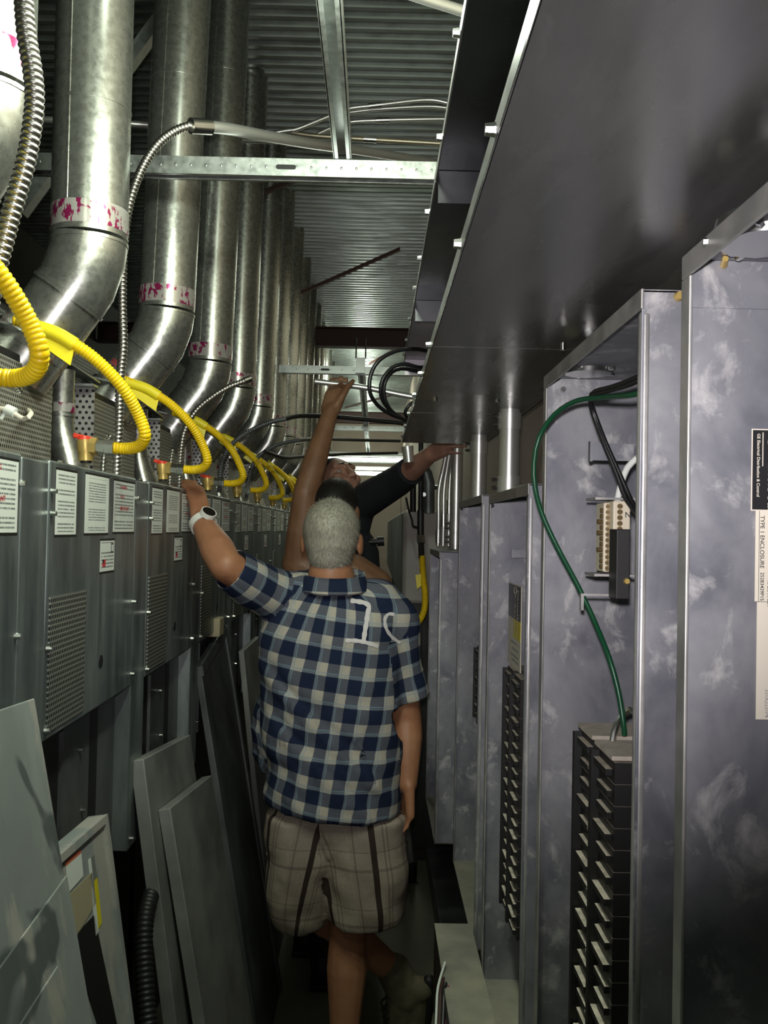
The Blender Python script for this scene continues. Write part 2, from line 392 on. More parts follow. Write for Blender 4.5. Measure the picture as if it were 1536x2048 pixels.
# ---------------------------------------------------------------- wireway overhead on the right
GX0, GX1, GZ0, GZ1 = .078, .335, .27, .527
def wireway(y0, y1, label, m_in, bolts_top, bolts_low, cap=False):
    o = thing('wireway', label, 'wireway', W((GX0+GX1)/2, y0, GZ0)); t = .0022
    MB().rbox(GX0, GX1, y0, y1, GZ0, GZ0+t).build('bottom_plate', M['gutter'], o, False)
    MB().rbox(GX1-t, GX1, y0, y1, GZ0, GZ1).build('back_plate', M[m_in], o, False)
    MB().rbox(GX0, GX1, y0, y1, GZ1-t, GZ1).build('top_plate', M[m_in], o, False)
    MB().rbox(GX0, GX0+t, y0, y1, GZ0, GZ0+.018).build('lower_lip', M['gutter_lip'], o, False, .0008)
    MB().rbox(GX0, GX0+t, y0, y1, GZ1-.014, GZ1).build('upper_lip', M['gutter_lip'], o, False, .0008)
    MB().rbox(GX0+.004, GX1-.004, y1-.012, y1-.010, GZ1-.05, GZ1-.003).build('joint_strap', M[m_in], o, False)
    if cap: MB().rbox(GX0, GX1, y1-t, y1, GZ0, GZ1).build('end_plate', M['gutter_in_shaded'], o, False)
    for yy, z in [(b, GZ1-.006) for b in bolts_top]+[(b, GZ0+.010) for b in bolts_low]:
        MB().cyl(W(GX0, yy, z), W(GX0-.007, yy, z), .0055, .0045, 8).build('bolt', M['steel'], o)
    return o
g1 = wireway(-.35, 1.31, 'long nearest length of open steel trough overhead on the right', 'gutter_in_shaded', (.93, 1.18), (.62, .87))
g2 = wireway(1.312, 2.05, 'middle length of open steel trough overhead, after the paper sticker', 'gutter_in_shaded', (1.46, 1.71, 1.92), (1.12+.23, 1.6, 1.85))
g3 = wireway(2.052, 2.76, 'farthest length of open steel trough overhead with pale lit inside', 'gutter_in_lit', (2.2, 2.45, 2.65), (2.15, 2.4, 2.65), False)
tag(MB().rbox(.118, .150, 1.318, 1.385, .5232, .5246).build('paper_sticker', M['cream'], None, False), 'pale paper sticker inside the middle overhead trough', 'sticker')
for x, y in ((.118, 1.93-.1), (.245, 1.83)):
    MB().cyl(W(x, y, GZ0), W(x, y, GZ0-.005), .005, n=8).build('screw', M['steel'], g2)
def cab(pts, r, name, label, m='blackrubber', cat='cable'):
    return tag(wire([at(*p) for p in pts], r).build(name, M[m]), label, cat)
cab([(935, -60, .95), (985, -5, .97), (1015, 35, .99), (1062, 66, 1.0), (1110, 90, 1.02)], .007, 'black_cable', 'thick black cable drooping inside the trough at the top edge')
cab([(868, 705, 2.5), (830, 698, 2.45), (790, 703, 2.42), (757, 722, 2.4), (741, 752, 2.4), (740, 785, 2.4), (757, 812, 2.45), (785, 830, 2.5), (815, 840, 2.6), (840, 845, 2.6)], .0055, 'black_cable', 'larger black cable loop hanging out of the trough end')
cab([(872, 728, 2.55), (840, 735, 2.5), (810, 728, 2.47), (785, 735, 2.46), (765, 760, 2.45), (762, 790, 2.46), (775, 815, 2.5), (800, 835, 2.55), (830, 848, 2.6)], .0055, 'black_cable', 'smaller black cable loop inside the larger one at the trough end')
cab([(850, 745, 2.6), (800, 738, 2.55), (775, 755, 2.53), (768, 785, 2.53), (780, 818, 2.55), (812, 842, 2.6)], .005, 'black_cable', 'middle black cable of the loops at the trough end')
cab([(850, 795, 2.5), (825, 805, 2.45), (811, 822, 2.45), (818, 838, 2.5), (845, 845, 2.6)], .005, 'black_cable', 'short black cable hook beside the trough tip')

# ---------------------------------------------------------------- panelboard enclosures
def enclosure(X0, X1, y0, y1, z0, z1, label, hubs=()):
    o = thing('panelboard_enclosure', label, 'electrical box', W((X0+X1)/2, (y0+y1)/2, z0), 'open panelboard boxes along the right wall'); t = .0025; lip = .019
    MB().rbox(X1-t, X1, y0, y1, z0, z1).build('back_panel', M['enclosure'], o, False)
    MB().rbox(X0, X1, y0, y0+t, z0, z1).build('side_panel', M['enclosure'], o, False, .001)
    MB().rbox(X0, X1, y1-t, y1, z0, z1).build('side_panel', M['enclosure'], o, False, .001)
    MB().rbox(X0, X1, y0, y1, z1-t, z1).build('top_panel', M['enclosure'], o, False)
    MB().rbox(X0, X1, y0, y1, z0, z0+t).build('bottom_panel', M['dusty'], o, False)
    MB().rbox(X0-.001, X0+.002, y0-.001, y1+.001, z1-lip, z1+.001).build('top_flange', M['enclosure_edge'], o, False, .001)
    MB().rbox(X0-.001, X0+.012, y0-.0003, y0+.013, z0, z1-lip-.0005).build('near_flange', M['enclosure_edge'], o, True, .0055).modifiers['bevel'].segments = 4
    MB().rbox(X0-.001, X0+.002, y1-lip, y1+.001, z0, z1-lip-.0005).build('far_flange', M['enclosure_edge'], o, False, .001)
    MB().rbox(X0+.003, X1-.003, y1-t-.0015, y1-t, z1-.043, z1-.003).build('top_tab', M['enclosure'], o, False)
    for hx, hy, r in hubs:
        MB().cyl(W(hx, hy, z1), W(hx, hy, z1+.012), r*1.28, r*1.2, 24).build('conduit_hub', M['steel'], o)
        MB().cyl(W(hx, hy, z1-t), W(hx, hy, z1-t-.006), r*1.22, r*1.15, 10).build('locknut', M['steel'], o)
        for a in range(5): 
            q = a*2*PI/5+.4
            MB().cyl(W(hx+r*1.2*math.cos(q), hy+r*1.2*math.sin(q), z1-t-.002), W(hx+r*1.5*math.cos(q), hy+r*1.5*math.sin(q), z1-t-.002), .0035, n=6).build('locknut_tooth', M['steel'], o)
    return o
XR = .257; XB = .404
b1 = enclosure(XR, XB, .262, .757, -1.0, .236, 'nearest open metal box on the right with the panel label inside', ((.300, .69, .032),))
b2 = enclosure(XR, XB, .875, 1.383, -1.0, .241, 'second open metal box on the right, with green wire and breakers', ((.305, 1.30, .030),))
b3 = enclosure(XR, XB, 1.512, 2.030, -1.0, .083, 'third open metal box on the right, lower, with yellow striped sticker', ())
b4 = enclosure(XR, XB, 2.172, 2.752, -1.0, .090, 'fourth open metal box on the right beside the plaid shirt', ())
b5 = enclosure(.21, .36, 2.90, 3.40, -1.0, -.066, 'farthest and lowest open metal box on the right, with tied green wires', ())
def screw(c, d, r, L, m, parent, name='screw'):
    c = Vector(c); d = Vector(d).normalized()
    MB().cyl(c, c+d*L, r, r*.8, 10).build(name, M[m], parent)
for bx, y1 in ((b1, .757), (b2, 1.383), (b3, 2.03), (b4, 2.752)):
    pass
screw(at(1448, 530, .752), (-.3, -1, .1), .0032, .014, 'brass', b1); screw(W(.345, .752, .222), (0, -1, 0), .004, .01, 'steel', b1)
screw(W(.285, 1.378, .222), (0, -1, 0), .005, .004, 'steel', b2); screw(W(.33, 1.378, .215), (0, -1, 0), .005, .006, 'steel', b2); screw(at(1357, 593, .874), (0, -1, 0), .005, .006, 'brass', b2)
screw(W(.262, 2.02, .06), (-.3, -1, 0), .005, .005, 'iron', b3); screw(W(.262, 2.74, .07), (-.3, -1, 0), .005, .005, 'iron', b4)
screw(W(.247, 1.20, .246), (0, 0, 1), .004, .01, 'steel', b2)
# big label on the far inner side of the nearest box
yl = .7535
def labelplate(x0, x1, z0, z1, m, parent, y=yl, name='label'): return MB().rbox(x0, x1, y-.0006, y, z0, z1).build(name, M[m], parent, False)
lb = labelplate(.3165, .3985, .0235, .0905, 'labelblack', b1)
MB().rbox(.3155, .3995, yl-.0003, yl, .0225, .0915).build('border', M['cream'], lb, False)
MB().rbox(.3245, .3252, yl-.001, yl-.0006, .060, .0885).build('rule', M['cream'], lb, False)
dn = (0, 0, -1); rt = (1, 0, 0)
text('GE Electrical Distribution & Control', .0036, (.3200, yl-.0006, .0875), dn, rt, M['cream'], lb)
text('Panelboard', .0125, (.3295, yl-.0006, .0700), dn, rt, M['cream'], lb)
ring = MB(); cx, cz, r = .3365, .0805, .0075
ring.quadgrid([[W(cx+rr*math.cos(2*PI*k/32), yl-yy, cz+rr*math.sin(2*PI*k/32)) for k in range(32)] for rr, yy in ((r, .0006), (r, .0011), (r*.86, .0011), (r*.86, .0006))], True, False, False)
ring.build('emblem_ring', M['cream'], lb, False); text('GE', .0075, (cx-.002, yl-.0006, cz+.0052), dn, rt, M['cream'], lb, 'emblem_letters')
for o_ in list(lb.children):                      # text positions above are relative to the eye height
    if o_.name.startswith(('lettering', 'emblem_letters')): o_.location.z += CH
lc = labelplate(.3195, .3985, -.0535, .0230, 'cream', b1)
t1_ = [text('TYPE 1 ENCLOSURE', .0050, (.3235, yl-.0006, .0185), dn, rt, M['ink'], lc), text('252B3429P15', .0043, (.3240, yl-.0006, -.0290), dn, rt, M['ink'], lc), text('MADE IN USA', .0036, (.3300, yl-.0006, -.0355), dn, rt, M['ink'], lc)]
MB().rbox(.3225, .3228, yl-.0009, yl-.0006, -.0535, .0225).build('rule', M['ink'], lc, False)
ld = labelplate(.3215, .3985, -.152, -.0540, 'cream', b1)
t1_.append(text('331A2231P4', .0046, (.3290, yl-.0006, -.1265), dn, rt, M['inkgrey'], ld))
for o_ in t1_: o_.location.z += CH

# breakers: body > toggle
def breakers(parent, yc, ztop, n, X=.285, pitch=.0254):
    for side in (-1, 1):
        for k in range(n):
            z = ztop-pitch*k-(.004 if side < 0 else 0)
            ya, yb = (yc-.088, yc-.008) if side < 0 else (yc+.004, yc+.082)
            p = MB().rbox(X, X+.075, ya, yb, z-pitch+.0008, z)
            q = (ya, ya+.055) if side < 0 else (yb-.055, yb)
            o = p.build('circuit_breaker', M['breaker'], parent, False)
            s = 1 if (k % 3 == 0) else 0
            MB().slab([W(X-.0055-.002*s, ya+.012, z-.010), W(X+.001, ya+.012, z-.010), W(X+.001, yb-.016+.008*s, z-.010), W(X-.0055-.002*s, yb-.016+.008*s, z-.010)], (.0, 0, -.0085)).build('toggle', M['breaker'], o, False, .0007)
    for q in (yc+.078, yc-.016): MB().rbox(X-.010, X+.002, q, q+.012, ztop-pitch*n, ztop-.006).build('breaker_rail', M['black'], parent, False)
    for k in range(0, n, 3):
        z = ztop-pitch*k
        MB().rbox(X-.002, X+.03, yc+.084, yc+.098, z-.034, z-.031).build('mounting_tab', M['dusty'], parent, False); MB().rbox(X-.010, X+.0, yc-.006, yc+.002, z-.034, z-.031).build('mounting_tab', M['dusty'], parent, False)
breakers(b2, 1.140, -.262, 17)
breakers(b3, 1.86, -.285, 20, .292)
breakers(b4, 2.50, -.325, 8, .30)
for dz, a in ((0, 'breaker_cap'), (-.018, 'breaker_cap')):
    MB().rbox(.281, .365, (1.147 if dz == 0 else 1.05), (1.226 if dz == 0 else 1.134), -.261+dz*.1, -.256+dz*.1).build(a, M['dust'], b2, False)
MB().tube(spline([W(.30, 1.12, -.256), W(.305, 1.12, -.235), W(.318, 1.11, -.215), W(.33, 1.10, -.225)]), .004, 8).build('cable_clip', M['steel'], b2)
# terminal block with brass screws, its brackets and the black cover
def fx(px, Y): return (px-750)/F*Y
MB().rbox(fx(1208, 1.15), fx(1225, 1.15), 1.15, 1.19, -.048, .041).build('terminal_strip', M['beigeplastic'], b2, False, .002)
ts = MB().rbox(fx(1227, 1.13), fx(1262, 1.13), 1.13, 1.19, -.048, .043).build('terminal_strip', M['beigeplastic'], b2, False, .002)
for k in range(12):
    z = .036-k*.0072
    for px, Y in ((1217, 1.15), (1240, 1.13)):
        MB().cyl(W(fx(px, Y), Y, z), W(fx(px, Y), Y-.0025, z), .0034, n=10).build('terminal_screw', M['brassdark'], b2)
        MB().rbox(fx(px, Y)-.0026, fx(px, Y)+.0026, Y-.0029, Y-.0024, z-.0005, z+.0005).build('screw_slot', M['ink'], b2, False)
    if k > 0: MB().cyl(W(fx(1209, 1.15), 1.155, z+.002), W(fx(1203, 1.15)-(.004 if k in (3, 5, 8) else 0), 1.155, z+.002), .0030, n=8).build('terminal_screw', M['brassdark'], b2)
text('N', .010, W(fx(1250, 1.13), 1.1295, .022), (1, 0, 0), (0, 0, 1), M['ink'], ts)
MB().rbox(fx(1235, 1.09), fx(1262, 1.09), 1.09, 1.125, -.078, .007).build('black_cover', M['black'], b2, False, .001)
screw(W(fx(1256, 1.09), 1.09, -.056), (0, -1, 0), .004, .003, 'brass', b2)
for z in (.046, -.052): MB().rbox(fx(1190, 1.15), .335, 1.148, 1.20, z-.0015, z+.0015).build('terminal_bracket', M['enclosure_edge'], b2, False)
MB().rbox(fx(1178, 1.2), .345, 1.2, 1.203, .099, .122).rbox(fx(1176, 1.2), fx(1181, 1.2), 1.192, 1.203, .097, .124).build('hinge_bracket', M['enclosure'], b2, False)
MB().rbox(fx(1165, 1.16), .33, 1.16, 1.164, -.0795, -.0765).rbox(fx(1164, 1.16), fx(1170, 1.16), 1.158, 1.165, -.098, -.0765).build('latch_bracket', M['enclosure_edge'], b2, False)
cab([(1300, 778, .96), (1262, 790, 1.0), (1200, 795, 1.1), (1150, 803, 1.16), (1108, 830, 1.2), (1078, 875, 1.22), (1068, 925, 1.22), (1070, 975, 1.22), (1085, 1030, 1.21), (1115, 1095, 1.2), (1155, 1170, 1.18), (1190, 1245, 1.16), (1218, 1315, 1.13), (1236, 1380, 1.12), (1246, 1440, 1.11), (1249, 1470, 1.11)], .0034, 'green_wire', 'long green ground wire bowing out of the second box', 'green', 'wire')
for k in range(2):
    cab([(1310, 738+k*9, .96), (1262, 760+k*8, 1.0), (1220, 775+k*7, 1.08), (1190, 783+k*7, 1.12), (1181, 797+k*5, 1.14), (1190-k*3, 830, 1.15), (1211-k*4, 885, 1.14), (1238-k*6, 945, 1.13), (1262-k*9, 1000, 1.12), (1285, 1040, 1.1)], .0030, 'black_wire', ('upper' if k == 0 else 'lower')+' one of two black wires bent into the second box', 'blackrubber', 'wire')
cab([(1275, 915, 1.13), (1255, 935, 1.14), (1243, 965, 1.15), (1236, 995, 1.155), (1233, 1015, 1.16)], .0042, 'white_wire', 'white neutral wire above the terminal strip', 'white', 'wire')
# third box: sticker strip
sp = MB().rbox(.300, .302, 1.83, 2.0, -.285, -.110).build('label_strip', M['cream'], b3, False)
MB().rbox(.2990, .300, 1.835, 1.995, -.182, -.112).build('black_field', M['labelblack'], sp, False)
MB().rbox(.2992, .300, 1.83, 1.92, -.222, -.183).build('yellow_field', M['labelyellow'], sp, False)
for i, (s, y, z) in enumerate((('A-Series', 1.905, -.135), ('Panelboard', 1.870, -.130))):
    text(s, .026, W(.2988, y, z+.012), (0, 0, -1), (0, -1, 0), M['cream'], sp)
ringy = MB().quadgrid([[W(.2990-yy, 1.90+rr*math.cos(2*PI*k/24), -.122+.4*rr*math.sin(2*PI*k/24)) for k in range(24)] for rr, yy in ((.02, .0), (.02, .0006), (.016, .0006), (.016, 0))], True, False, False).build('emblem_ring', M['cream'], sp, False)
for k, z in enumerate((-.235, -.248, -.262, -.272)): MB().rbox(.2993, .300, 1.85, 1.96-.02*(k % 2), z, z+.003).build('printed_line', M['inkgrey'], sp, False)
MB().rbox(.303, .335, 1.98, 1.983, -.055, -.038).rbox(.301, .306, 1.976, 1.983, -.056, -.037).build('hinge_bracket', M['enclosure'], b3, False)
# fifth box: green wires with a tie
cab([(918, 1120, 3.15), (903, 1135, 3.2), (896, 1155, 3.25), (898, 1185, 3.25), (905, 1225, 3.2), (915, 1250, 3.15)], .006, 'green_wire', 'tied dark green wires inside the farthest right box', 'green', 'wire')
tag(MB().tube(spline([at(904, 1205, 3.2), at(895, 1213, 3.2), at(890, 1230, 3.2), at(894, 1242, 3.2), at(903, 1246, 3.2)]), .004, 8).build('cable_tie', M['white']), 'pale cable tie round the green wires in the farthest box', 'cable tie')

# conduits standing on the boxes
def riser(x, y, z0, z1, r, label, rings=()):
    o = thing('conduit', label, 'conduit', W(x, y, z0))
    MB().cyl(W(x, y, z0), W(x, y, z1), r, n=24).build('tube', M['emt'], o)
    for z in rings:
        MB().cyl(W(x, y, z-.018), W(x, y, z+.018), r*1.14, n=24).build('coupling', M['emt'], o)
        for dz in (-.008, .01): MB().cyl(W(x-r*1.1, y-.005, z+dz), W(x-r*1.1-.014, y-.008, z+dz), .0038, n=8).build('set_screw', M['steel'], o)
    return o
riser(.291, 1.97, .084, .27, .0225, 'wide steel conduit between the third box and the trough', (.105, .245))
riser(.286, 2.51, .091, .27, .0225, 'wide steel conduit between the fourth box and the trough tip', (.235,))
riser(.296, 3.30, -.064, .55, .0225, 'wide steel conduit rising from the farthest right box', (.02, -.03))
for k, (x, x2, Y) in enumerate(((876, 886, 3.42), (886, 893, 3.40), (897, 901, 3.38))):
    emt('conduit', [(x, 1092, Y), (x+1, 1040, Y), (x+2, 980, Y), (x2+2, 930, Y), (x2+8, 890, Y), (x2+8, 830, Y)], .0085, ('leftmost', 'middle', 'rightmost')[k]+' of three thin conduits rising past the farthest right box', 'emt', (.12*k+.1,), 'thin conduits above the farthest box')

# ---------------------------------------------------------------- boilers on the right beyond the boxes
ordw = ['nearest', 'second', 'third', 'fourth', 'fifth', 'sixth', 'seventh', 'eighth', 'ninth', 'tenth', 'eleventh', 'twelfth']
def right_boiler(k):
    y0 = 4.30+k*.633
    o = thing('boiler', ordw[k]+' pale boiler casing in the row on the right', 'boiler', W(.26, y0, -CH+.1), 'boiler casings on the right')
    MB().rbox(.134, .40, y0, y0+.56, -.35, .10).build('casing', M['boilerwhite'], o, True, .02)
    MB().rbox(.128, .134, y0+.02, y0+.54, -.34, .085).build('front_cover', M['cover'], o, True, .003)
    MB().rbox(.18, .39, y0+.03, y0+.53, -CH+.10, -.35).build('stand', M['black'], o, False)
    return o
for k in range(8): right_boiler(k)
o = thing('gas_pipe', 'black iron gas pipe with valve dropping before the right boilers', 'pipe', at(838, 1110, 3.8))
MB().tube([at(842, 860, 3.8), at(841, 1025, 3.8)], .0105).build('pipe', M['iron'], o)
MB().tube([at(841, 1020, 3.8), at(841, 1070, 3.8)], .0145).build('valve_body', M['iron'], o)
MB().tube([at(841, 1070, 3.8), at(842, 1085, 3.8)], .017, 8).build('union_nut', M['steel'], o)
MB().tube([at(842, 1085, 3.8), at(843, 1118, 3.8)], .0125, 8).build('adapter', M['iron'], o)
MB().tube(spline([at(838, 1055, 3.8), at(826, 1052, 3.78), at(824, 1040, 3.78), at(818, 1022, 3.8), at(812, 995, 3.8)]), .0045, 8).build('side_tube', M['iron'], o)
h = corrug([at(844, 1112, 3.8), at(846, 1150, 3.78), at(850, 1190, 3.76), at(848, 1222, 3.76), at(836, 1245, 3.78), at(818, 1256, 3.82), at(800, 1258, 3.85)], .0135, .008, .0025).build('gas_hose', M['yellow'])
tag(h, 'dim yellow gas hose below the black iron pipe on the right', 'hose')
MB().slab([at(831, 1150, 3.77), at(842, 1148, 3.77), at(845, 1170, 3.77), at(834, 1178, 3.77)], (0, .002, 0)).build('tape_flag', M['yellowtape'], h, False)
o = thing('filter_canister', 'dark grey green canister with round badge on the right', 'canister', at(857, 1026, 3.9))
MB().tube([at(857, 1026, 3.9), at(857, 965, 3.9), at(853, 948, 3.9), at(843, 932, 3.9)], [.027, .027, .026, .024], 20).build('body', M['dark_panel'], o)
MB().cyl(at(848, 989, 3.872), at(848, 989, 3.868), .009, n=16).build('badge', M['galv'], o)
MB().tube([at(872, 975, 3.9), at(878, 975, 3.88)], .011, 10).build('fitting', M['steel'], o)
tag(MB().tube([at(815, 893, 3.3), at(818, 925, 3.3)], [.022, .019], 16).build('conduit_fitting', M['emt']), 'grey conduit fitting just below the trough tip', 'fitting')
tag(MB().tube([at(826, 925, 3.9), at(826, 1024, 3.9)], .014, 10).build('vertical_pipe', M['iron']), 'black vertical pipe left of the canister badge', 'pipe')
# floor trough with wires, bottom right
o = thing('floor_trough', 'low dusty metal trough on the floor under the right boxes', 'trough', W(.205, 1.3, -CH))
MB().rbox(.163, .252, 1.2, 2.2, -.953, -.950).build('lid', M['dusty'], o, False)
MB().rbox(.249, .252, 1.2, 2.2, -CH, -.953).build('back_plate', M['dark_panel'], o, False)
MB().rbox(.166, .249, 2.196, 2.2, -CH, -.953).build('end_plate', M['dark_panel'], o, False)
MB().rbox(.163, .166, 1.2, 2.2, -1.15, -.953).build('front_lip', M['black'], o, False)
for k, (m, r) in enumerate((('white', .0028), ('joist', .005), ('labelblack', .006), ('magenta', .004))):
    x = 878+k*7
    tag(wire([at(x+12, 1925+k*12, 1.98+.02*k), at(x-2, 1975, 1.90), at(x-5, 2020, 1.86), at(x-7, 2075, 1.82), at(x-7, 2120, 1.8)], r).build('loose_wire', M[m]), ('white', 'red', 'black', 'purple')[k]+' loose wire hanging beside the low dusty trough', 'wire')
# step ladder behind the people
o = thing('step_ladder', 'grey step ladder leg with black rubber foot behind the shorts', 'ladder', W(0, 4.1, -CH))
for s, x0, x1 in ((1, .20, .07), (-1, -.32, -.20)):
    a, b = W(x0, 4.19, -CH+.06), W(x1, 3.97, -.62)
    MB().tube([a, b], .017, 10).build('rail', M['sheet2'], o)
    MB().tube([a+Vector((0, 0, -.06)), a+Vector((0, 0, .035))], .026, 10).build('rubber_foot', M['black'], o)
for z in (-1.40, -1.12, -.84):
    t = (z+CH-.06)/(CH-.06-.62)
    MB().rbox(-.32+.12*t+.0, .20-.13*t, 4.19-.22*t-.04, 4.19-.22*t+.05, z-.012, z+.012).build('tread', M['sheet2'], o, False, .004)
# ================================================================ boilers along the left
PITCH = .633; XL = -.52
def notice(name, dens=.0062, margin=.1, para=9.0):
    m, nt, b = new(name); tc = N(nt, 'ShaderNodeTexCoord'); s = N(nt, 'ShaderNodeSeparateXYZ'); nt.links.new(tc.outputs['Generated'], s.inputs[0])
    so = N(nt, 'ShaderNodeSeparateXYZ'); nt.links.new(tc.outputs['Object'], so.inputs[0])
    line = math_(nt, 'LESS_THAN', math_(nt, 'FRACT', math_(nt, 'DIVIDE', so.outputs[2], dens)), .42)
    cb = N(nt, 'ShaderNodeCombineXYZ'); nt.links.new(math_(nt, 'MULTIPLY', so.outputs[1], 420), cb.inputs[0]); nt.links.new(math_(nt, 'MULTIPLY', math_(nt, 'FLOOR', math_(nt, 'DIVIDE', so.outputs[2], dens)), 7.3), cb.inputs[1])
    n = N(nt, 'ShaderNodeTexNoise'); n.inputs['Scale'].default_value = 1; n.inputs['Detail'].default_value = 1; nt.links.new(cb.outputs[0], n.inputs[0])
    words = math_(nt, 'GREATER_THAN', n.outputs[0], .40)
    cp = N(nt, 'ShaderNodeCombineXYZ'); nt.links.new(math_(nt, 'MULTIPLY', math_(nt, 'FLOOR', math_(nt, 'DIVIDE', so.outputs[2], dens)), .37*para/9), cp.inputs[0])
    p = N(nt, 'ShaderNodeTexNoise'); p.inputs['Scale'].default_value = 1.7; p.inputs['Detail'].default_value = 0; nt.links.new(cp.outputs[0], p.inputs[0])
    f = math_(nt, 'MULTIPLY', math_(nt, 'MULTIPLY', line, words), math_(nt, 'GREATER_THAN', p.outputs[0], .42))
    for a, lo, hi in ((1, margin, 1-margin), (2, .04, .95)):
        f = math_(nt, 'MULTIPLY', f, math_(nt, 'MULTIPLY', math_(nt, 'GREATER_THAN', s.outputs[a], lo), math_(nt, 'LESS_THAN', s.outputs[a], hi)))
    nt.links.new(mixc(nt, f, (.80, .83, .77), (.22, .24, .23)), b.inputs['Base Color']); b.inputs['Roughness'].default_value = .6; return m
M['notice'] = notice('printed_notice'); M['notice2'] = notice('printed_notice_fine', .0048, .14, 6); M['notice3'] = notice('printed_notice_sparse', .0068, .06, 16)

def bolt(x, y, z, parent, r=.0055, name='bolt'):
    return MB().cyl(W(x, y, z), W(x+.009, y, z), r, r*.75, 8).build(name, M['steel'], parent)
def boiler():
    y0 = 1.44
    o = thing('boiler', 'x', 'boiler', W(-.8, 1.70, -CH), 'boilers in the left row')
    MB().rbox(-1.1, -.565, y0+.02, y0+.62, -.70, .085).build('cabinet', M['black'], o, False)
    MB().rbox(-1.1, -.70, y0+.02, y0+.60, -CH, -.70).build('stand', M['black'], o, False)
    cv = MB().rbox(-.54, XL, y0, y0+.518, -.348, .102).build('front_cover', M['cover'], o, True, .004)
    MB().rbox(-.60, -.535, y0+.01, y0+.51, .088, .094).build('top_flange', M['galv'], o, False)
    MB().rbox(-.56, XL-.001, y0+.521, y0+.630, -.705, .098).build('side_post', M['cover'], o, True, .003)
    MB().rbox(-.565, -.555, y0+.20, y0+.52, -.66, -.345).build('lower_panel', M['dark_panel'], o, False)
    MB().rbox(-.58, -.56, y0+.07, y0+.19, -.70, -.345).build('black_rail', M['black'], o, False)
    MB().rbox(-.555, -.5545, y0+.35, y0+.40, -.66, -.35).build('panel_crease', M['black'], o, False)
    for y, z in ((y0+.29, -.43), (y0+.31, -.55), (y0+.17, -.62), (y0+.535, -.68)): bolt(-.556 if y < 1.9 else -.52, y, z, o, .005, 'screw')
    x = XL+.0008
    def lab(nm, ya, yb, za, zb, m): 
        l = MB().rbox(XL, x, ya, yb, za, zb).build(nm, M[m], o, False)
        MB().rbox(XL, XL+.0004, ya-.002, yb+.003, za-.004, zb+.004).build('dark_edge', M['black'], l, False); return l
    lab('notice_label', 1.466, 1.568, -.018, .088, 'notice'); lab('notice_label', 1.614, 1.757, -.016, .090, 'notice2')
    l3 = lab('notice_label', 1.790, 1.944, -.014, .088, 'notice3')
    for s, z, sz in (('WARNING', .074, .010), ('NOTE', .054, .010), ('IMPORTANT', .030, .0115)):
        t = text(s, sz, (x, 1.835, z), (0, 1, 0), (0, 0, 1), M['inkred'], l3); t.location.z += CH
    rp = lab('rating_plate', 1.711, 1.803, -.090, -.031, 'notice3')
    MB().rbox(x, x+.0004, 1.725, 1.745, -.081, -.067).build('flag_mark', M['inkred'], rp, False)
    MB().rbox(x, x+.0006, 1.725, 1.734, -.074, -.067).build('flag_canton', M['ink'], rp, False)
    MB().rbox(x, x+.0004, 1.779, 1.794, -.055, -.036).build('pictogram', M['ink'], rp, False); MB().rbox(x, x+.0006, 1.7815, 1.7915, -.052, -.039).build('pictogram_centre', M['white'], rp, False)
    MB().rbox(XL, XL+.0015, 1.452, 1.632, -.337, -.118).build('mesh_grille', M['mesh'], cv, False)
    MB().cyl(W(XL, 1.733, -.262), W(XL+.001, 1.733, -.262), .0125, n=20).build('sight_hole', M['black'], cv)
    for y, z in ((1.448, .052), (1.448, .016), (1.446, -.200), (1.952, .058), (1.950, -.165), (1.950, -.32), (1.446, -.33)): bolt(XL, y, z, cv)
    # burner box above, recessed
    MB().rbox(-1.1, -.662, y0+.02, y0+.40, .086, .31).rbox(-1.1, -.78, y0+.40, y0+.62, .086, .31).build('upper_box', M['black'], o, False)
    MB().rbox(-.662, -.659, y0+.02, y0+.385, .10, .295).build('perforated_plate', M['perf'], o, False)
    MB().rbox(-.662, -.657, y0+.55, y0+.60, .10, .20).build('small_plate', M['sheet2'], o, False)
    MB().rbox(-.712, -.652, y0+.633, y0+.636, .095, .315).build('hole_bracket', M['perfbig'], o, False)
    MB().rbox(-.712, -.645, y0+.60, y0+.637, .314, .319).build('bracket_top', M['galv'], o, False)
    MB().rbox(-.752, -.748, y0+.10, y0+.40, .33, .425).build('air_screen', M['perfhex'], o, False)
    MB().rbox(-1.1, -.755, y0+.05, y0+.5, .31, .44).build('air_box', M['black'], o, False)
    MB().slab([W(-.74, y0+.18, .372), W(-.66, y0+.18, .355), W(-.66, y0+.70, .335), W(-.74, y0+.70, .352)], (0, 0, .004)).build('deflector_plate', M['galv'], o, False)
    rings = []
    for t in range(13):
        u = t/12; z = .335-.245*u; f = max(0, (u-.45)/.55); f = f*f*(3-2*f)
        rx, ry = .0275+.013*f, .0275+.020*f; cx, cy = -.690+.026*f, 1.965+.008*f
        rings.append([W(cx+rx*math.cos(2*PI*k/24), cy+ry*math.sin(2*PI*k/24), z) for k in range(24)])
    d = MB().quadgrid(rings).build('intake_duct', M['flue'], o)
    MB().cyl(W(-.688, 1.965, .242), W(-.688, 1.965, .262), .0284, n=24).build('printed_tape', M['tapeprint'], d)
    MB().cyl(W(-.688, 1.965, .233), W(-.688, 1.965, .237), .0292, n=24).build('joint_band', M['flue'], d)
    bolt(-.652, y0+.41, .125, o)
    # manifold pipe with union that feeds the hose
    q = at(216, 757, 2.373)-Vector((0, PITCH, 0))
    MB().cyl(q+Vector((-.16, 0, .004)), q+Vector((-.02, 0, 0)), .011, n=12).build('manifold_pipe', M['iron'], o)
    MB().cyl(q+Vector((-.022, 0, 0)), q+Vector((.002, 0, 0)), .0155, n=6).build('union_nut', M['steel'], o)
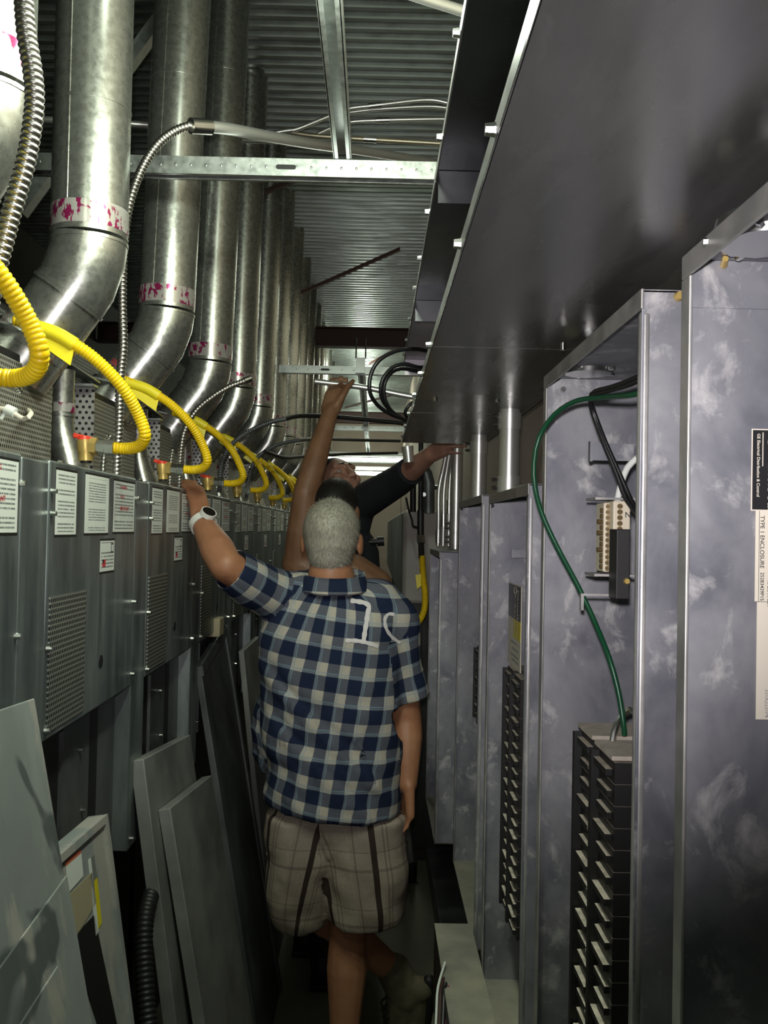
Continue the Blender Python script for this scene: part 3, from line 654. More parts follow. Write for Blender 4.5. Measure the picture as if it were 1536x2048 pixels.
    MB().cyl(q+Vector((.004, 0, 0)), q+Vector((.022, 0, 0)), .0135, n=6).build('union_nut', M['steel'], o)
    return o
def tapeprint():
    m, nt, b = new('printed_tape'); n = noise_(nt, 90, 3, .6, (1, 1, .45)); n2 = noise_(nt, 24, 2)
    f = math_(nt, 'MULTIPLY', ramp(nt, n, [(.5, 0.0), (.54, 1.0)]), ramp(nt, n2, [(.45, 0.0), (.5, 1.0)]))
    nt.links.new(mixc(nt, f, (.55, .53, .50), (.30, .02, .10)), b.inputs['Base Color']); b.inputs['Roughness'].default_value = .22; b.inputs['Metallic'].default_value = .5; return m
M['tapeprint'] = tapeprint()
def redtape():
    m, nt, b = new('red_print_tape'); f = math_(nt, 'MULTIPLY', ramp(nt, noise_(nt, 150, 3, .6, (1, 1, 1)), [(.52, 0.0), (.56, 1.0)]), ramp(nt, noise_(nt, 30, 1), [(.52, 0.0), (.56, 1.0)]))
    nt.links.new(mixc(nt, f, (.50, .51, .48), (.45, .03, .05)), b.inputs['Base Color']); b.inputs['Roughness'].default_value = .2; b.inputs['Metallic'].default_value = .8; return m
M['redtape'] = redtape()
def wraptext(body, size, c, axis, side, up, r, m, parent, name='lettering'):
    """lettering laid round a pipe: c on the axis, side = direction the text centre faces"""
    cu = bpy.data.curves.new('t', 'FONT'); cu.body = body; cu.size = size; cu.align_x = 'CENTER'
    ob = bpy.data.objects.new('t', cu); C.objects.link(ob)
    me = bpy.data.meshes.new_from_object(ob.evaluated_get(bpy.context.evaluated_depsgraph_get())); bpy.data.objects.remove(ob); bpy.data.curves.remove(cu)
    axis, side = Vector(axis).normalized(), Vector(side).normalized(); tang = axis.cross(side)
    for v in me.vertices:
        a = up*v.co.x/r; v.co = Vector(c)+axis*(up*v.co.y)+(side*math.cos(a)+tang*math.sin(a))*r-ORG[parent]
    me.materials.clear(); me.materials.append(m); me.name = name
    ob = bpy.data.objects.new(name, me); C.objects.link(ob); ob.parent = parent; ORG[ob] = ORG[parent]; return ob
def flue():
    Y = 1.73; r = .072; X = -.562
    o = thing('flue_pipe', 'x', 'flue pipe', W(X, Y, .30), 'galvanized flue pipes over the left boilers')
    MB().cyl(W(X, Y, .55), W(X, Y, DK+.01), r, n=40).build('riser', M['flue'], o)
    B = W(X-.020, Y, .462); Cc = W(X-.138, Y, .290); A = W(X, Y, .545)
    e = MB().tube([A, W(X-.003, Y, .515), B, B+(Cc-B)*.12], [r, r, r, r*1.0], 40, False).build('elbow', M['flue'], o)
    MB().tube([B+(Cc-B)*.10, Cc], r*.985, 40).build('angled_pipe', M['flue'], o)
    d = (Cc-B).normalized()
    for z in (.54, .80, 1.15, 1.5): MB().cyl(W(X, Y, z-.003), W(X, Y, z+.003), r+.0012, n=40).build('joint_band', M['flue'], o)
    for t in (.14, .62): MB().cyl(B+(Cc-B)*t-d*.003, B+(Cc-B)*t+d*.003, r+.0022, n=40).build('joint_band', M['flue'], o)
    MB().cyl(W(X, Y, .560), W(X, Y, .604), r+.0006, n=40).build('printed_tape', M['tapeprint'], o)
    tp = MB().tube([B+(Cc-B)*.50, B+(Cc-B)*.72], r+.0003, 40).build('clear_tape', M['redtape'], o)
    side = Vector((.35, -1, -.35)).normalized(); side = (side-side.dot(d)*d).normalized()
    wraptext('2000', .021, B+(Cc-B)*.46, d, Vector((-.36, -.86, .26)), 1, r+.001, M['inkred'], tp)
    MB().rbox(X-.022, X-.0205, Y-r+.0020, Y-r+.02, .605, DK).build('lock_seam', M['flue'], o, False)
    return o
def valve():
    Y = 1.74; o = thing('gas_valve', 'x', 'valve', at(172, 925, Y), 'brass gas valves on the left boilers')
    MB().tube([at(172, 926, Y), at(172, 912, Y)], .0105, 12).build('black_nipple', M['iron'], o)
    MB().tube([at(172, 922, Y), at(172, 905, Y), at(171, 902, Y), at(170, 880, Y)], [.0140, .0140, .0155, .0155], 16).build('body', M['brass'], o)
    MB().tube([at(168, 892, Y), at(184, 892, Y)], .0135, 14).build('outlet', M['brass'], o)
    MB().tube([at(181, 892, Y), at(194, 893, Y)], .0175, 6).build('hex_nut', M['brass'], o)
    MB().tube([at(168, 881, Y), at(168, 872, Y)], [.0125, .010], 12).build('handle', M['red'], o)
    MB().obox(at(167, 875, Y), (.019, 0, -.004), (0, .006, 0), (.001, 0, .0045)).build('handle_lever', M['red'], o, True, .002)
    MB().tube([at(194, 893, Y), at(211, 895, Y)], .0135, 6).build('union_nut', M['steel'], o)
    MB().tube([at(212, 895, Y), at(229, 896, Y)], .0165, 6).build('union_nut', M['steel'], o)
    return o
def ghose():
    Y = 1.74; D = Vector((0, PITCH, 0))
    pts = [at(232, 757, 2.25)-D, at(262, 766, 2.25)-D, at(150, 690, 1.625), at(200, 727, 1.64), at(245, 775, Y-.08), at(276, 828, Y-.05), at(290, 868, Y-.04), at(281, 890, Y-.02), at(258, 897, Y), at(229, 896, Y)]
    o = thing('gas_hose', 'x', 'hose', pts[-1], 'yellow gas hoses on the left boilers')
    corrug(pts, .0118, .0062, .0016).build('hose', M['yellow'], o)
    S = spline(pts[:3], .01)
    MB().tube(spline([pts[1]+Vector((-.012, 0, .0)), (pts[1]+pts[2])/2+Vector((0, 0, .003)), pts[2]], .01), .0138, 12).build('tape_wrap', M['yellowtape'], o)
    a, b = pts[1]+Vector((.0, -.004, -.008)), pts[2]+Vector((0, -.004, -.008))
    MB().slab([a, b, b+Vector((-.006, 0, -.030)), a+Vector((.004, 0, -.022))], (0, .0012, 0)).build('tape_flag', M['yellowtape'], o, False)
    return o
bo, fl, va, gh = boiler(), flue(), valve(), ghose()
bo['label'] = 'second boiler from the camera in the left row, three notices and a mesh grille'
fl['label'] = 'brightest whole flue pipe on the left with red 2000 tape on its elbow'
va['label'] = 'largest brass gas valve with red handle, left row'
gh['label'] = 'large yellow gas hose curling into the nearest brass valve'
copy_tree(bo, None, (0, -PITCH, 0), 'nearest boiler at the left picture edge, only part of its cover showing')
copy_tree(fl, None, (-.005, -.47, .06), 'nearest flue pipe, blown out white at the left picture edge')
copy_tree(va, None, (0, -PITCH, 0), 'brass gas valve of the nearest boiler by the left edge')
copy_tree(gh, None, (.036, -PITCH, .03), 'nearest yellow gas hose bulging in from the left picture edge')
bl = {1: 'third boiler in the left row, the one the man rests his hand on', 2: 'fourth boiler in the left row, just past the wristwatch'}
for k in range(1, 14):
    n = ordw[k+1]  if k+1 < 12 else ('thirteenth', 'fourteenth', 'fifteenth')[k-11]
    if k < 11: copy_tree(bo, None, (0, PITCH*k, 0), bl.get(k, n+' boiler from the camera in the left row'))
    c = copy_tree(fl, None, (0, PITCH*(k if k > 0 else 0)-.02*k, .012*math.sin(k*2.1)), n+' flue pipe from the camera along the left')
    c.rotation_euler.y = .028 if k in (1, 2, 4) else .018
    if k < 9:
        copy_tree(va, None, (0, PITCH*k, 0), n+' brass gas valve from the camera along the left row')
        copy_tree(gh, None, (0, PITCH*k, .008*math.sin(k*3)), n+' yellow gas hose from the camera along the left row')
# flexible steel conduits
def bx(pts, r, label, ends=True, m='bx'):
    P = [at(*p) for p in pts]; o = thing('flexible_conduit', label, 'conduit', P[-1], 'flexible steel conduits at the left')
    corrug(P, r, .0085 if r > .008 else .008, .0028, 12).build('hose', M[m], o)
    if ends: MB().cyl(P[0]+(P[0]-P[1]).normalized()*.02, P[0], r*1.15, n=10).build('connector', M['steel'], o)
    return o
bx([(46, -40, 1.10), (52, 60, 1.10), (66, 150, 1.10), (68, 220, 1.10), (52, 320, 1.10), (24, 420, 1.10), (6, 490, 1.10), (-14, 570, 1.10), (-30, 680, 1.10), (-40, 900, 1.10)], .0125, 'nearest thick flexible steel conduit in front of the white flue')
bx([(380, 251, 1.95), (352, 261, 1.93), (320, 284, 1.9), (293, 320, 1.88), (270, 370, 1.86), (254, 430, 1.86), (246, 510, 1.86), (244, 600, 1.86), (246, 690, 1.86), (240, 760, 1.86), (238, 850, 1.87), (234, 910, 1.88), (232, 965, 1.89)], .0098, 'long flexible steel conduit arching over the second flue to the bright pipe')
bx([(222, 870, 1.92), (212, 890, 1.92), (207, 920, 1.92), (205, 965, 1.92)], .0075, 'short flexible conduit stub left of the long arching one', False)
bx([(489, 762, 2.5), (458, 774, 2.48), (425, 794, 2.46), (392, 822, 2.45), (370, 860, 2.45), (362, 900, 2.45), (359, 945, 2.46), (358, 980, 2.46)], .0088, 'flexible conduit behind the resting hand bending right at its top')
bx([(345, 898, 2.45), (341, 930, 2.45), (339, 975, 2.46)], .0065, 'short flexible conduit stub beside the second brass valve', False)
bx([(570, 838, 3.2), (545, 843, 3.15), (508, 858, 3.1), (478, 876, 3.08), (455, 900, 3.08), (442, 935, 3.08), (438, 985, 3.08)], .0088, 'flexible conduit rising behind the third yellow hose', False, 'dark_panel')
cab([(565, 839, 3.2), (600, 832, 3.3), (660, 833, 3.4), (720, 838, 3.45), (800, 846, 3.5), (815, 850, 3.5)], .0085, 'black_conduit', 'dark smooth conduit crossing behind the raised forearm', 'iron', 'conduit')
bx([(600, 880, 3.9), (560, 888, 3.85), (528, 904, 3.8), (508, 925, 3.75), (497, 960, 3.72), (492, 1000, 3.7)], .0085, 'dark flexible conduit farther down behind the fourth yellow hose', False, 'dark_panel')
cab([(598, 880, 3.9), (640, 878, 4.2), (710, 880, 4.6), (800, 882, 4.8)], .008, 'black_conduit', 'dark conduit crossing just below the third strut', 'iron', 'conduit')
cab([(530, 903, 3.75), (570, 915, 4.0), (620, 912, 4.3), (700, 908, 4.6), (795, 906, 4.8)], .008, 'black_conduit', 'lowest dark conduit crossing at the height of the hidden face', 'iron', 'conduit')
tag(MB().tube([at(66, 238, 2.6), at(285, 249, 2.6), at(470, 258, 2.75)], .010).build('conduit', M['emt']), 'dull conduit running level behind the two nearest flues', 'conduit')
a, b = at(40, 425, 2.5), at(322, 38, 2.5)
tag(MB().obox((a+b)/2, (b-a)/2, (0, .02, 0), Vector((b-a)).normalized().cross(Vector((0, 1, 0)))*.017).build('diagonal_brace', M['galv'], None, False), 'galvanized diagonal brace behind the two nearest flues', 'brace')
# small wiring at the left edge
o = thing('wire_connector', 'pale wire connector hanging in front of the nearest perforated plate', 'connector', at(30, 828, 1.52))
wire([at(-15, 815, 1.52), at(10, 818, 1.52), at(30, 828, 1.52), at(48, 838, 1.52), at(62, 828, 1.52), at(55, 818, 1.76)], .0042).build('cable', M['cream'], o)
MB().tube([at(12, 818, 1.52), at(30, 826, 1.52)], .009, 10).build('plug', M['white'], o)
wire([at(2, 838, 1.52), at(10, 825, 1.52), at(8, 815, 1.52)], .0035).build('tie', M['white'], o)
bx([(-20, 772, 1.50), (5, 768, 1.50), (28, 768, 1.50), (38, 780, 1.52)], .0065, 'small pale flexible tube end at the left edge', False)

# ================================================================ sheet metal leaning on the left
def rayplane(px, py, p0, n):
    d = CM @ Vector(((px-768)/F, (1024-py)/F, -1)); o0 = Vector((0, 0, CH)); return o0+d*((p0-o0).dot(n)/d.dot(n))
def leaning(name, tn, tf, bn, bf, t, label, m, cat='panel', lip=.0):
    p = [Vector(q) for q in (tn, tf, bf, bn)]; n = (p[1]-p[0]).cross(p[3]-p[0]).normalized()
    if n.x < 0: n = -n
    o = thing(name, label, cat, (p[2]+p[3])/2)
    MB().slab([q-n*t for q in p], n*t).build('sheet', M[m], o, True, .002)
    if lip:
        u = (p[1]-p[0]).normalized(); v = (p[3]-p[0]).normalized()
        MB().slab([p[0], p[1], p[1]+v*lip, p[0]+v*lip], n*.006).build('top_lip', M[m], o, False)
        MB().slab([p[1]-u*lip+v*lip, p[1]+v*lip, p[2], p[2]-u*lip], n*.006).build('edge_lip', M[m], o, False)
    return o, p[0], n
G = 'sheet metal leaning against the left row'
pa, A0, An = leaning('metal_cover', W(-.515, .85, -.235), W(-.505, 1.36, -.262), W(-.25, .85, -1.615), W(-.24, 1.36, -1.615), .004, 'largest dusty sheet metal cover leaning at the bottom left corner', 'sheet')
pc, _, _ = leaning('metal_cover', W(-.442, .80, -.565), W(-.446, 1.35, -.520), W(-.236, .80, -1.615), W(-.228, 1.35, -1.615), .003, 'middle thin sheet lying on the largest dusty cover', 'sheet')
pe, _, _ = leaning('metal_cover', W(-.422, .75, -.640), W(-.427, 1.265, -.612), W(-.226, .75, -1.615), W(-.218, 1.265, -1.615), .003, 'frontmost thin sheet, lowest of three at the bottom left corner', 'sheet')
pb, B0, Bn = leaning('door_panel', W(-.490, 1.30, -.514), W(-.470, 1.614, -.514), W(-.32, 1.30, -1.615), W(-.301, 1.614, -1.615), .03, 'grey framed door panel with red and yellow stickers, second from front', 'sheet', 'panel', .013)
def sticker(pxs, p0, n, m, parent, name):
    P = [rayplane(x, y, p0+n*.0005, n) for x, y in pxs]
    return MB().slab(P, n*.0008).build(name, M[m], parent, False)
sticker([(130, 1722), (160, 1698), (162, 1706), (131, 1733)], B0, Bn, 'orange', pb, 'warning_sticker')
sticker([(131, 1733), (162, 1706), (166, 1752), (136, 1786)], B0, Bn, 'white', pb, 'warning_text')
sticker([(138, 1790), (183, 1745), (192, 1805), (153, 1872)], B0, Bn, 'tan', pb, 'tan_paper')
sticker([(181, 1716), (187, 1709), (194, 1756), (188, 1762)], B0, Bn, 'sheet2', pb, 'grey_sticker')
sticker([(188, 1760), (194, 1754), (203, 1845), (196, 1860)], B0, Bn, 'labelyellow', pb, 'yellow_strip')
sticker([(176, 1720), (181, 1716), (197, 1862), (191, 1872)], B0, Bn, 'white', pb, 'white_strip')
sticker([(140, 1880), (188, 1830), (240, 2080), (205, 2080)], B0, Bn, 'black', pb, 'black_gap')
leaning('door_panel', W(-.50, 2.00, -.515), W(-.498, 2.50, -.575), W(-.335, 2.0, -1.615), W(-.33, 2.5, -1.615), .03, 'tall plain grey panel with one screw hole leaning below the resting hand', 'sheet2')
leaning('door_panel', W(-.452, 2.06, -.64), W(-.440, 2.52, -.69), W(-.27, 2.06, -1.615), W(-.262, 2.52, -1.615), .028, 'shorter dark grey panel leaning in front of the tall plain one', 'sheet2')
leaning('door_panel', W(-.516, 2.72, -.42), W(-.525, 3.20, -.35), W(-.30, 2.72, -1.615), W(-.30, 3.2, -1.615), .02, 'dark tall panel leaning just left of the plaid shirt', 'dark_panel', 'panel', .03)
leaning('door_panel', W(-.47, 3.3, -.45), W(-.47, 3.75, -.45), W(-.33, 3.3, -1.615), W(-.33, 3.75, -1.615), .02, 'farthest dim panel leaning behind the shirt hem', 'sheet2')
h = corrug([at(322, 1700, 2.15), at(310, 1760, 2.05), at(292, 1830, 1.95), at(288, 1900, 1.9), at(292, 1990, 1.85), at(300, 2090, 1.8)], .019, .011, .003, 16).build('drain_hose', M['black'])
tag(h, 'black corrugated hose in the dark gap between the leaning panels', 'hose')
tag(MB().rbox(-.55, -.50, 2.95, 3.03, -.36, -.30).build('cardboard_piece', M['tan'], None, False, .004), 'small tan block tucked behind the dark tall panel', 'block')
# ================================================================ people
def blob(mb, voxel, it=6, fac=.5):
    me = bpy.data.meshes.new('b'); me.from_pydata([tuple(p) for p in mb.v], [], mb.f)
    o = bpy.data.objects.new('b', me); C.objects.link(o)
    r = o.modifiers.new('r', 'REMESH'); r.mode = 'VOXEL'; r.voxel_size = voxel
    s = o.modifiers.new('s', 'SMOOTH'); s.factor = fac; s.iterations = it
    out = bpy.data.meshes.new_from_object(o.evaluated_get(bpy.context.evaluated_depsgraph_get()))
    bpy.data.objects.remove(o); bpy.data.meshes.remove(me); return out
def place(me, name, m, parent):
    off = ORG[parent]
    for v in me.vertices: v.co -= off
    me.name = name; me.materials.clear(); me.materials.append(m)
    me.polygons.foreach_set('use_smooth', [True]*len(me.polygons))
    o = bpy.data.objects.new(name, me); C.objects.link(o); o.parent = parent; ORG[o] = off; return o
def skin(name, c, c2):
    m, nt, b = new(name); n = noise_(nt, 14, 5); n2 = noise_(nt, 160, 2)
    nt.links.new(mixc(nt, ramp(nt, n, [(.35, 0.0), (.7, 1.0)]), c, c2), b.inputs['Base Color']); b.inputs['Roughness'].default_value = .5
    b.inputs['Subsurface Weight'].default_value = .08; b.inputs['Subsurface Radius'].default_value = (.01, .004, .002); b.inputs['Subsurface Scale'].default_value = .5
    bump(nt, b, n2, .15, .002); return m
M['skinA'] = skin('tanned_skin', (.40, .19, .10), (.30, .125, .065))
M['skinB'] = skin('brown_skin', (.27, .14, .075), (.20, .095, .05))
M['skinC'] = skin('ruddy_skin', (.42, .23, .17), (.34, .16, .11))
def hairmat(name, c1, c2):
    m, nt, b = new(name); n = noise_(nt, 260, 3, .6, (1, 1, .25)); n2 = noise_(nt, 14, 3)
    c = mixc(nt, ramp(nt, n2, [(.35, .0), (.65, .55)]), ramp(nt, n, [(.3, c1), (.7, c2)]), c1)
    nt.links.new(c, b.inputs['Base Color']); b.inputs['Roughness'].default_value = .55; return m
M['hairgrey'] = hairmat('grey_hair', (.19, .175, .14), (.50, .47, .385)); M['hairblack'] = hairmat('black_hair', (.008, .007, .006), (.02, .017, .015))

def plaid(name, period, dark, mid, light, line, linec):
    m, nt, b = new(name); uv = N(nt, 'ShaderNodeUVMap'); s = N(nt, 'ShaderNodeSeparateXYZ'); nt.links.new(uv.outputs[0], s.inputs[0])
    fs = []; ls = []
    for a in (0, 1):
        f = math_(nt, 'FRACT', math_(nt, 'DIVIDE', s.outputs[a], period))
        fs.append(math_(nt, 'LESS_THAN', f, .53))
        l1 = math_(nt, 'LESS_THAN', math_(nt, 'ABSOLUTE', math_(nt, 'SUBTRACT', f, .64)), .022)
        l2 = math_(nt, 'LESS_THAN', math_(nt, 'ABSOLUTE', math_(nt, 'SUBTRACT', f, .575)), .012)
        ls.append(math_(nt, 'MAXIMUM', l1, l2))
    sm = math_(nt, 'MULTIPLY', math_(nt, 'ADD', fs[0], fs[1]), .5)
    r = N(nt, 'ShaderNodeValToRGB'); r.color_ramp.interpolation = 'CONSTANT'; nt.links.new(sm, r.inputs[0])
    e = r.color_ramp.elements; e[0].position = 0; e[0].color = col(light); e[1].position = .25; e[1].color = col(mid); k = e.new(.75); k.color = col(dark)
    ln = math_(nt, 'MULTIPLY', math_(nt, 'MAXIMUM', ls[0], ls[1]), .55)
    wv = noise_(nt, 500, 2); c = mixc(nt, ln, r.outputs[0], linec)
    c = mixc(nt, .35, c, ramp(nt, wv, [(.3, .35), (.7, 1.0)]), 'MULTIPLY')
    nt.links.new(c, b.inputs['Base Color']); b.inputs['Roughness'].default_value = .9; b.inputs['Specular IOR Level'].default_value = .15; return m
M['plaid'] = plaid('plaid_shirt', .0715, (.014, .022, .052), (.105, .112, .140), (.48, .44, .37), 0, (.22, .33, .41))
def shortsmat():
    m, nt, b = new('plaid_shorts'); uv = N(nt, 'ShaderNodeUVMap'); s = N(nt, 'ShaderNodeSeparateXYZ'); nt.links.new(uv.outputs[0], s.inputs[0])
    c = (.37, .315, .25)
    def band(a, per, pos, w):
        f = math_(nt, 'FRACT', math_(nt, 'DIVIDE', s.outputs[a], per)); return math_(nt, 'LESS_THAN', math_(nt, 'ABSOLUTE', math_(nt, 'SUBTRACT', f, pos)), w/per/2)
    c = mixc(nt, math_(nt, 'MULTIPLY', band(0, .115, .25, .05), .35), c, (.26, .205, .175))
    c = mixc(nt, math_(nt, 'MULTIPLY', band(1, .15, .35, .06), .35), c, (.26, .21, .18))
    for a, p, w, k in ((0, .10, .003, .6), (0, .62, .004, .5), (0, .70, .003, .6), (1, .12, .004, .45), (1, .8, .008, .5)):
        c = mixc(nt, math_(nt, 'MULTIPLY', band(a, .115 if a == 0 else .15, p, w), k), c, (.13, .095, .08))
    c = mixc(nt, band(0, .115, .42, .012), c, (.045, .032, .026))
    c = mixc(nt, .4, c, ramp(nt, noise_(nt, 300, 2), [(.3, .4), (.7, 1.0)]), 'MULTIPLY')
    nt.links.new(c, b.inputs['Base Color']); b.inputs['Roughness'].default_value = .95; b.inputs['Specular IOR Level'].default_value = .1; return m
M['shorts'] = shortsmat()
M['bootbrown'] = mottled('worn_boot_suede', (.10, .085, .05), (.16, .135, .085), 20, .8, .9, 0, bmp=.1)

def headparts(c, R, mb, k=1.0):
    L = lambda x, y, z: c+R @ Vector((x*k, y*k, z*k))
    mb.ell(L(0, -.012, .030), .077*k, .097*k, .088*k, R); mb.ell(L(0, .028, -.042), .060*k, .066*k, .070*k, R); mb.ell(L(0, .076, -.094), .026*k, .020*k, .019*k, R)
    mb.cap(L(0, .090, .022), .010*k, L(0, .115, -.026), .0145*k); mb.ell(L(.013, .103, -.031), .010*k, .011*k, .008*k, R); mb.ell(L(-.013, .103, -.031), .010*k, .011*k, .008*k, R)
    mb.cap(L(-.045, .074, .036), .013*k, L(-.008, .086, .036), .011*k); mb.cap(L(.045, .074, .036), .013*k, L(.008, .086, .036), .011*k)
    for s in (-1, 1): mb.ell(L(s*.043, .064, -.018), .025*k, .026*k, .026*k, R); mb.ell(L(s*.082, -.012, -.006), .009*k, .019*k, .033*k, R @ Matrix.Rotation(-.25*s, 3, 'Z')); mb.ell(L(s*.084, -.006, -.024), .008*k, .012*k, .014*k, R)
    mb.cap(L(-.022, .090, -.056), .0075*k, L(.022, .090, -.056), .0075*k); mb.cap(L(-.018, .088, -.069), .008*k, L(.018, .088, -.069), .008*k)
    mb.cap(L(0, -.028, -.05), .058*k, L(0, -.045, -.17), .060*k, 20)
    return L
def hairparts(c, R, k=1.0, low=True):
    L = lambda x, y, z: c+R @ Vector((x*k, y*k, z*k)); mb = MB()
    mb.ell(L(0, -.019, .034), .0815*k, .1005*k, .0915*k, R, 28, 18)
    if low: mb.ell(L(0, -.042, -.022), .066*k, .072*k, .070*k, R, 24, 14); mb.ell(L(0, -.034, .006), .0755*k, .086*k, .070*k, R, 24, 14)
    return mb
def strands(me, n, ln, wd, swirl, org):
    """short hairs standing on a hair cap, combed downwards"""
    rnd = random.Random(3); vs = me.vertices; F_ = []; V = [v.co.copy() for v in vs]; faces = [tuple(p.vertices) for p in me.polygons]
    for _ in range(n):
        v = vs[rnd.randrange(len(vs))]; nr = v.normal; c = v.co
        d = (Vector((0, 0, -1))+Vector((rnd.uniform(-.5, .5), rnd.uniform(-.4, .4), rnd.uniform(-.3, .6)))+swirl*.4); d = (d-d.dot(nr)*nr*.8)+nr*rnd.uniform(.15, .5); d.normalize()
        s = d.cross(nr); s = s.normalized()*wd if s.length > 1e-5 else Vector((wd, 0, 0)); l = ln*rnd.uniform(.6, 1.3); b = len(V)
        V += [c-s-nr*.001, c+s-nr*.001, c+d*l]; faces.append((b, b+1, b+2))
    m2 = bpy.data.meshes.new('hair'); m2.from_pydata(V, [], faces); m2.update(); return m2
def hand(mb, wrist, palm_dir, side_dir, back_dir, curls, k=1.0, thumb=None, wr=.027):
    """palm plus five separate fingers; curls: bend per finger (radians per joint), side_dir points to the index finger"""
    p, s, b = Vector(palm_dir).normalized(), Vector(side_dir).normalized(), Vector(back_dir).normalized(); w = Vector(wrist)
    for u in (-.026, -.009, .009, .026): mb.cap(w+s*u*.75*k+p*.004*k, .0165*k, w+s*u*1.08*k+p*.083*k, .0125*k)
    lens = ((.040, .024, .020), (.045, .028, .022), (.041, .026, .021), (.032, .019, .018))
    for i, u in enumerate((.029, .010, -.010, -.028)):
        q = w+s*u*k+p*(.088-.004*abs(i-1))*k; d = (p+s*u*2.2).normalized(); r = (.0092, .0094, .0090, .0078)[i]*k; c = curls[i]
        for j, l in enumerate(lens[i]):
            ax = b.cross(d).normalized(); d = (Matrix.Rotation(c*(1 if j else .8), 3, ax) @ d)
            e = q+d*l*k; mb.cap(q, r, e, r*.88, 12); q = e; r *= .9
    t = thumb or ((p*.55+s*.8-b*.2), (p*.85+s*.35-b*.25))
    q = w+s*.024*k+p*.022*k; r = .0125*k
    for d, l in ((Vector(t[0]).normalized(), .042), (Vector(t[1]).normalized(), .030), (Vector(t[1]).normalized(), .024)):
        e = q+d*l*k; mb.cap(q, r, e, r*.86, 12); q = e; r *= .87
def uvmap(me, fn):
    uv = me.uv_layers.new(name='UVMap')
    for p in me.polygons:
        cls = fn(p.center, None)
        for li in p.loop_indices: uv.data[li].uv = fn(me.vertices[me.loops[li].vertex_index].co, cls)

# ------------------------------------------------- the man in the plaid shirt
ZA = 2.45
A = thing('person', 'person in blue plaid shirt and plaid shorts seen from behind, hand on boiler', 'person', W(-.08, ZA, -CH))
a = lambda x, y, d=0: at(x, y, ZA+d)
shL, elL, wrL = a(566, 1200, -.01), a(452, 1132, -.13), a(403, 1042, -.02)
shR, elR, wrR = a(783, 1238, 0), a(812, 1440, .02), a(814, 1566, -.02)
RA = Matrix.Rotation(.10, 3, 'X') @ Matrix.Rotation(-.06, 3, 'Z')       # face forward (+y), chin slightly lifted
hc = a(664, 1083, .0)
sk = MB(); headparts(hc, RA, sk, .95)
sk.cap(hc+Vector((0, -.03, -.09)), .062, a(672, 1205, .01), .07, 20)
sk.chain([shL, elL, elL.lerp(wrL, .35), wrL], [.050, .043, .046, .029]); sk.chain([shR, elR, elR.lerp(wrR, .3), wrR], [.050, .044, .045, .029])
# resting hand: fingers go over the top edge of the boiler cover
kn = [a(381, 972, .05), a(389, 968, .055), a(397, 973, .055), a(404, 984, .05)]
for i, k_ in enumerate(kn):
    sk.cap(wrL+Vector((-.012+.009*i, 0, .004)), .017, k_, .0108)
    f1 = k_+Vector((-.026, .014, .006)); f2 = f1+Vector((-.022, .012, -.010)); f3 = f2+Vector((-.012, .008, -.016))
    sk.chain([k_, f1, f2, f3], [.0105, .0095, .0088, .0078])
th = [a(390, 1012, .02), a(380, 988, .03), a(370, 974, .04), a(360, 972, .05)]
sk.chain(th, [.015, .0125, .0105, .009])
hand(sk, wrR, Vector((.04, .05, -1)), Vector((-.25, 1, 0)), Vector((1, .25, 0)), (.35, .38, .42, .45), .98)
# legs: right leg straight, left leg crossed behind it
hpR, knR, anR = a(735, 1640, .02), a(697, 1848, .04), a(686, 2135, .0)
hpL, knL, anL = a(610, 1640, .04), a(655, 1835, .13), a(792, 1945, .17)
sk.chain([hpR, knR], [.085, .056]); sk.chain([knR, knR.lerp(anR, .32), knR.lerp(anR, .75), anR], [.050, .0565, .040, .034])
sk.chain([hpL, knL], [.085, .055]); sk.chain([knL, knL.lerp(anL, .4), anL], [.050, .049, .036])
place(blob(sk, .0048, 6), 'body', M['skinA'], A)
hm = blob(hairparts(hc, RA, .95), .005, 14)
place(strands(hm, 9000, .011, .0006, Vector((.6, 0, 0)), None), 'hair', M['hairgrey'], A)
for s in (-1, 1):
    q = hc+RA @ Vector((s*.030, .074, .011)); MB().ell(q, .012, .012, .012).build('eye', M['white'], A)

def torso_shirt():
    mb = MB(); n = 40
    rows = [(1158, 668, 44, .055), (1176, 668, 62, .075), (1196, 670, 100, .098), (1225, 668, 132, .118), (1270, 662, 146, .132), (1330, 662, 142, .138), (1400, 664, 138, .138), (1470, 666, 136, .140), (1540, 667, 134, .142), (1605, 668, 131, .140)]
    rings = []
    for y, x, hw, ry in reversed(rows):
        c = a(x, y, .0); rx = hw*ZA/F
        rings.append([c+Vector((rx*math.copysign(abs(math.cos(t))**.85, math.cos(t)), ry*math.copysign(abs(math.sin(t))**.85, math.sin(t)), (.012*math.cos(t)*-1 if y > 1590 else 0)+(-.010*math.sin(t)*-1 if y > 1590 else 0))) for t in [2*PI*k/n for k in range(n)]])
    mb.quadgrid(rings)
    cuL = a(462, 1138, -.125); mb.chain([a(600, 1205, 0), shL, shL.lerp(cuL, .5)+Vector((0, 0, -.004)), cuL], [.085, .077, .066, .056])
    cuR = a(813, 1395, .02); mb.chain([a(745, 1218, 0), shR, shR.lerp(cuR, .55), cuR], [.085, .072, .062, .060])
    mb.cap(a(536, 1400, .06), .026, a(522, 1508, .08), .030); mb.cap(a(545, 1420, .05), .04, a(534, 1522, .06), .034)
    # cut the rounded cap ends of the sleeves square
    return mb, cuL, cuR
tb, cuL, cuR = torso_shirt()
sm = blob(tb, .007, 5)
bm = bmesh.new(); bm.from_mesh(sm)
